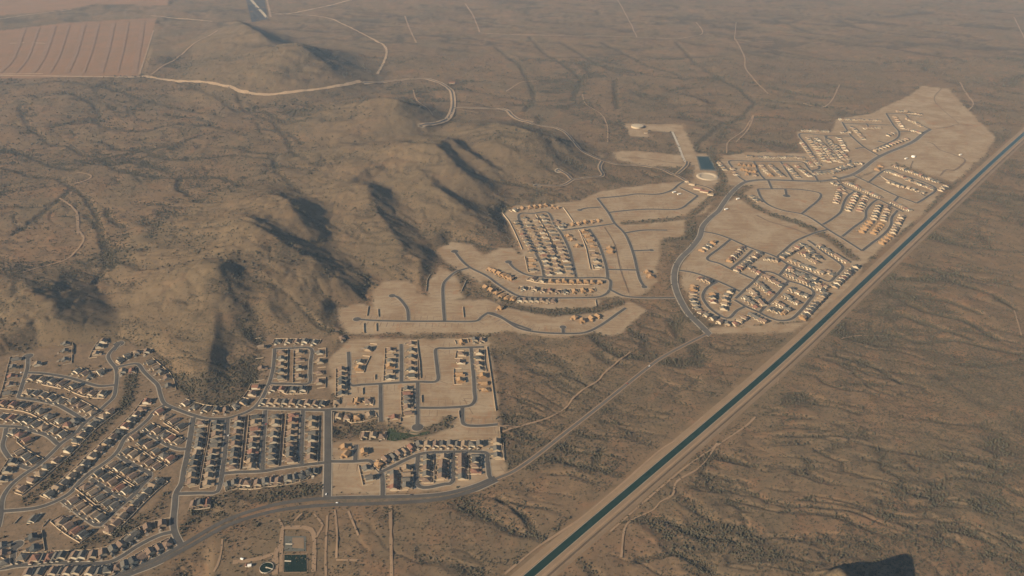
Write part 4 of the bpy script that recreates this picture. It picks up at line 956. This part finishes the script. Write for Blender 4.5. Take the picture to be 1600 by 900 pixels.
# ditches on the far graded field
M_DITCH = soil_mat('damp_ditch_soil', (0.15, 0.105, 0.07), (0.18, 0.125, 0.085), 0.05)
for s, w_ in (("W:310,270 370,290 440,350 540,385 620,415 690,450 660,500 580,555 500,550 440,610", 7), ("W:400,135 540,118 600,98 770,108", 6), ("W:170,460 140,530", 5), ("J:640,30 720,70 800,95 900,125 990,160", 7), ("I:680,300 830,305 1000,330 1110,345", 5), ("H:830,250 900,370 940,540 1000,710", 3), ("L:1130,80 1080,170 1250,330", 4)): track(s, w_, M_DITCH)
# retaining walls stepping between the graded lots
for s, lab in (("G:262,655 264,720", 'short retaining wall, leftmost below the long upper cul-de-sac'), ("G:350,655 352,710", 'short retaining wall, second from left below the long upper cul-de-sac'), ("G:295,535 285,602", 'short retaining wall left of the curling cul-de-sac'),
               ("G:362,555 366,610", 'short retaining wall just inside the curling cul-de-sac'), ("G:958,540 965,612", 'short retaining wall right of the bent hill street'), ("E:97,655 97,725", 'short retaining wall beside the main street below its crossing'),
               ("E:712,530 715,580", 'short retaining wall in the bare lots right of the white gables'), ("E:387,385 387,420", 'short retaining wall above the crossing of the graded streets'), ("E:975,640 980,690", 'short retaining wall at the right end of the bare lower lot'),
               ("E:1262,755 1268,830", 'short retaining wall at the desert edge below the last stub street'), ("E:1172,190 1205,420 1235,640", 'long pale wall along the eastern desert edge of the graded land'), ("F:1268,250 1282,330 1296,402", 'wall along the desert edge right of the park street'),
               ("E:682,170 700,300 706,410", 'pale wall right of the short dead-end street'), ("H:540,112 575,160 610,212", 'slanting retaining wall near the top of the middle estate'), ("H:655,280 700,400 730,545", 'long slanting wall between timber houses of the middle estate'),
               ("H:345,160 420,280 470,400 500,520", 'long dark-sided wall down the first block of the middle estate'), ("H:112,150 160,210 200,290 250,405", 'pale channel wall along the hill side of the middle estate'), ("H:268,455 290,562", 'short wall by the stub of the middle estate'),
               ("H:765,760 772,802", 'short wall below the lower right corner of the middle estate'), ("G:700,430 708,350 730,310", 'curved wall on the left rim of the upper pad'), ("G:948,430 985,350", 'curved wall on the right rim of the upper pad'),
               ("E:300,478 300,525", 'low wall dividing the bare corner lot'), ("E:565,670 566,715", 'short wall beside the lone house on the bare lot'), ("K:1240,250 1300,290 1370,330", 'far slanting wall in the upper canal estate'), ("L:240,430 310,530 370,600", 'far spine wall in the topmost estate')):
    l = tpts(s); V, F = [], []
    for k in range(len(l)-1): quad_box(V, F, l[k], l[k+1], 0.9, float(ground_z(*l[k])[0])-1.5, float(ground_z(*l[k])[0])+2.6)
    tag(link('retaining_wall', pyd('retaining_wall', V, F, M_WALL)), lab, 'wall', 'retaining walls')
# pit shadow painted as a dark sheet, and pale lane at the upper edge
M_PITSHADE = soil_mat('dark_tilled_soil', (0.045, 0.043, 0.046), (0.060, 0.055, 0.055), 0.004)
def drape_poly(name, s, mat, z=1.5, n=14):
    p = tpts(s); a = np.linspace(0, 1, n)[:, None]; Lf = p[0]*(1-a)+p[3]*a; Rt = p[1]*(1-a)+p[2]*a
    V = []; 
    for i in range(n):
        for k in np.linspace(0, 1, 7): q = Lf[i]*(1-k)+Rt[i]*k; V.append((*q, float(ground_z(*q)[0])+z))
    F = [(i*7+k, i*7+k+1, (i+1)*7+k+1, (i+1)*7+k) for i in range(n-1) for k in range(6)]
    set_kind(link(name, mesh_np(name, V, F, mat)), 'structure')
drape_poly('field', "T:950,-45 1026,-45 1046,74 984,88", M_PITSHADE)
track("T:965,-20 1000,22 1042,70", 22, WALLS['cream']); track("T:1038,-20 1050,30 1058,68", 18)
for k in range(9): track(f"T:{560-58*k},{85+k*3} {545-62*k},{180+k*6} {525-66*k},{285}", 14 if k % 2 else 30, soil_mat('field_strip', (0.218, 0.131, 0.080), (0.190, 0.116, 0.071), 0.01) if k == 0 else bpy.data.materials['field_strip'])

# staked-out lot edges on the bare graded land
def att0(A, x, y):
    r = np.clip(np.searchsorted(YR, y)-1, 0, nR-2); c = np.clip(np.searchsorted(SX, x/HW[r])-1, 0, nC-2); return A.reshape(nR, nC)[r, c]
M_LOT = soil_mat('lot_edge_soil', (0.195, 0.135, 0.085), (0.23, 0.16, 0.10), 0.05); lV, lF = [], []
for l, w_ in ROADS:
    if w_ > 8.7: continue
    n_ = normals(l); t_ = np.stack([n_[:, 1], -n_[:, 0]], 1)
    for i in range(1, len(l)-1, 2):
        for sg in (-1, 1):
            a_ = l[i]+n_[i]*sg*8; e_ = l[i]+n_[i]*sg*random.uniform(26, 34); mid = (a_+e_)/2
            if att0(aG, e_[0:1], e_[1:2])[0] < 0.9 or ((house_pos-mid)**2).sum(1).min() < 21**2 or ((RP-e_)**2).sum(1).min() < 15**2: continue
            b_ = len(lV); h_ = t_[i]*random.uniform(0.5, 1.3)
            lV += [(*(a_-h_), .13), (*(a_+h_), .13), (*(e_+h_), .13), (*(e_-h_), .13)]; lF.append((b_, b_+1, b_+2, b_+3))
set_kind(link('lot_edges', mesh_np('lot_edges', lV, lF, M_LOT)), 'structure')
# ------------------------------------------------------------------ cars
def car_mesh():
    V, F = [], []
    prof = [(-2.3, .35), (-2.3, .85), (-1.5, 1.0), (-0.8, 1.5), (0.9, 1.5), (1.6, .95), (2.3, .9), (2.3, .35)]
    for x in (-.9, .9): V += [(x*(0.86 if z > 1.2 else 1), y, z) for y, z in prof]
    n = len(prof); F += [tuple(range(n))[::-1], tuple(range(n, 2*n))] + [(i, (i+1) % n, n+(i+1) % n, n+i) for i in range(n)]
    return V, F
WV, WF = lathe([(0.02, .11), (.34, .11), (.34, -.11), (0.02, -.11)], 12); WV = [(z, y, x) for x, y, z in WV]
M_TYRE = soil_mat('tyre_rubber', (0.02, 0.02, 0.02), (0.03, 0.03, 0.03), 1)
car_me = {}
def paint(nm, c):
    m, nt, b = new_mat(nm); b.inputs['Base Color'].default_value = (*c, 1); b.inputs['Roughness'].default_value = 0.35
    nt.links.new(mixc(nt, ramp(nt, noise(nt, 2.0, 2, 0.5, worldpos(nt)), 0.4, 0.7), c, tuple(v*0.85 for v in c)), b.inputs['Base Color']); return m
PAINT = {'white': paint('white_car_paint', (0.78, 0.78, 0.76)), 'dark': paint('dark_car_paint', (0.05, 0.055, 0.07)), 'red': paint('red_car_paint', (0.32, 0.05, 0.04))}
wheel_me = pyd('wheel', WV, WF, M_TYRE)
for s, rz, cl_, lab in (("N:1018,450", -0.9, 'white', 'white car driving on the two-lane road across the desert'), ("D:1214,372", 0.0, 'white', 'white car waiting where the straight main street meets the avenue'), ("D:1290,433", 1.57, 'white', 'white car on the lower avenue right of the junction'),
                        ("A:150,372", 0.2, 'white', 'white car parked by the far-left cul-de-sac street'), ("D:795,528", 1.2, 'dark', 'dark car on the bending lower avenue'), ("C:526,770", 0.05, 'white', 'white car parked left of the second long block'),
                        ("C:792,690", 0.05, 'red', 'red car parked left of the third long block'), ("F:640,646", 1.6, 'dark', 'dark car on the upper avenue below the courts'), ("N:880,560", -0.9, 'red', 'red car on the two-lane road near its lower bend')):
    c = tpts(s)[0]
    e = link('parked_car' if 'parked' in lab else 'car', None, None, (*c, float(ground_z(*c)[0])+1.0), rz); tag(e, lab, 'car', 'cars on the streets')
    if cl_ not in car_me: car_me[cl_] = pyd('body', *car_mesh(), PAINT[cl_])
    link('body', car_me[cl_], e)
    for x, y in ((-.85, 1.4), (.85, 1.4), (-.85, -1.4), (.85, -1.4)): link('wheel', wheel_me, e, (x, y, .34))

# ------------------------------------------------------------------ desert scrub and yard planting
mb, nt, b = new_mat('scrub_leaves'); w = worldpos(nt)
c1 = mixc(nt, ramp(nt, noise(nt, 0.06, 3, 0.7, w), 0.35, 0.65), (0.066, 0.061, 0.042), (0.086, 0.072, 0.048))
nt.links.new(mixc(nt, ramp(nt, noise(nt, 1.5, 3, 0.7, w), 0.35, 0.7), c1, (0.050, 0.048, 0.035)), b.inputs['Base Color']); b.inputs['Specular IOR Level'].default_value = 0.0
def scatter(name, pts, scl, label):
    z = ground_z(pts[:, 0], pts[:, 1])
    me = bpy.data.meshes.new(name); me.vertices.add(len(pts)); me.vertices.foreach_set('co', np.column_stack([pts, z+scl*0.35]).astype(np.float32).ravel())
    a = me.attributes.new('size', 'FLOAT_VECTOR', 'POINT'); st_ = rng.uniform(0.75, 1.3, (len(pts), 3))*scl[:, None]; st_[:, 2] *= 0.85
    a.data.foreach_set('vector', st_.astype(np.float32).ravel()); me.materials.append(mb); me.update()
    o = set_kind(link(name, me), 'stuff'); tag(o, label, 'scrub')
    g = bpy.data.node_groups.new(name+'_nodes', 'GeometryNodeTree'); g.interface.new_socket('Geometry', in_out='INPUT', socket_type='NodeSocketGeometry'); g.interface.new_socket('Geometry', in_out='OUTPUT', socket_type='NodeSocketGeometry')
    gi, go = g.nodes.new('NodeGroupInput'), g.nodes.new('NodeGroupOutput')
    ico = g.nodes.new('GeometryNodeMeshIcoSphere'); ico.inputs['Radius'].default_value = 1.0; ico.inputs['Subdivisions'].default_value = 2
    sp = g.nodes.new('GeometryNodeSetPosition'); nz = g.nodes.new('ShaderNodeTexNoise'); nz.inputs['Scale'].default_value = 1.7; nz.inputs['Detail'].default_value = 3
    vm = g.nodes.new('ShaderNodeVectorMath'); vm.operation = 'SUBTRACT'; vm.inputs[1].default_value = (.5, .5, .5)
    vs_ = g.nodes.new('ShaderNodeVectorMath'); vs_.operation = 'SCALE'; vs_.inputs['Scale'].default_value = 1.5
    g.links.new(nz.outputs['Color'], vm.inputs[0]); g.links.new(vm.outputs[0], vs_.inputs[0]); g.links.new(vs_.outputs[0], sp.inputs['Offset']); g.links.new(ico.outputs[0], sp.inputs['Geometry'])
    sm = g.nodes.new('GeometryNodeSetMaterial'); sm.inputs['Material'].default_value = mb; g.links.new(sp.outputs[0], sm.inputs[0])
    ip = g.nodes.new('GeometryNodeInstanceOnPoints'); na = g.nodes.new('GeometryNodeInputNamedAttribute'); na.data_type = 'FLOAT_VECTOR'; na.inputs[0].default_value = 'size'
    rv = g.nodes.new('FunctionNodeRandomValue'); rv.data_type = 'FLOAT_VECTOR'; rv.inputs[0].default_value = (0, 0, 0); rv.inputs[1].default_value = (0.4, 0.4, 6.28)
    g.links.new(gi.outputs[0], ip.inputs['Points']); g.links.new(sm.outputs[0], ip.inputs['Instance']); g.links.new(na.outputs[0], ip.inputs['Scale']); g.links.new(rv.outputs[0], ip.inputs['Rotation'])
    g.links.new(ip.outputs[0], go.inputs[0])
    md = o.modifiers.new('scatter', 'NODES'); md.node_group = g
    return o
from mathutils import kdtree
kd = kdtree.KDTree(len(RP)+len(house_pos))
for i, p in enumerate(RP): kd.insert((p[0], p[1], 0), i)
for i, p in enumerate(house_pos): kd.insert((p[0], p[1], 0), len(RP)+i)
kd.balance()
AT = {k: v.reshape(nR, nC) for k, v in dict(g=aG, v=veg, f=aF, y=aY, w=np.maximum(ws, wcut), s=ws, h=hillfac, t=wtr).items()}
def att(k, x, y):
    r = np.clip(np.searchsorted(YR, y)-1, 0, nR-2); hw = HW[r]; c = np.clip(np.searchsorted(SX, x/hw)-1, 0, nC-2); return AT[k][r, c]
def candidates(n, ya, yb):
    y = rng.uniform(ya, yb, int(n*1.9)); x = rng.uniform(-1, 1, len(y))*halfw(yb); k = np.abs(x) < halfw(y)*0.98; return np.column_stack([x[k], y[k]])
allp, alls = [], []
for n, ya, yb, s0, s1 in ((220000, 960, 2100, 0.6, 1.6), (180000, 2100, 3400, 0.8, 2.0), (90000, 3400, 5200, 1.2, 2.8)):
    p = candidates(n, ya, yb); x, y = p[:, 0], p[:, 1]
    cl_n = fbm(x/38, y/38, 101, 3); v_ = att('v', x, y); wv = att('w', x, y)
    prob = np.clip(0.13 + 0.28*v_ + 0.22*att('s', x, y) + 0.10*wv, 0, 1)*(0.45+0.55*sstep(0.35, 0.62, cl_n)) + 0.55*att('t', x, y)
    prob *= (1-att('g', x, y))*(1-att('f', x, y))*(1-0.93*att('y', x, y))
    prob *= 1-0.75*att('h', x, y)
    prob *= (line_d(p, canal, 60) > 36)
    k = rng.random(len(p)) < prob; p = p[k]; wv = wv[k]
    s_ = rng.uniform(s0, s1, len(p))*(0.8+0.55*wv)*np.where(rng.random(len(p)) < 0.12, 1.45, 1.0)
    allp.append(p); alls.append(s_)
p = np.vstack(allp); s_ = np.concatenate(alls)
nd = np.array([kd.find((a, b_, 0))[2] for a, b_ in p])
k = nd > 9.5
print('SCRUB', k.sum())
scatter('desert_scrub', p[k], s_[k], 'dark desert scrub and low trees dotted over the land')
# shrubs and small trees round the houses
yp = []
for t in todo:
    for k in range(4 if t['row'] is not None else 2):
        yp.append(t['c']+t['ax']*random.uniform(-8, 8)+t['back']*random.choice([random.uniform(13.6, 16.2), -random.uniform(12.5, 14.0)]))
yp = np.array(yp); scatter('yard_shrubs', yp, rng.uniform(0.7, 1.9, len(yp)), 'small dark shrubs and trees in the house yards')
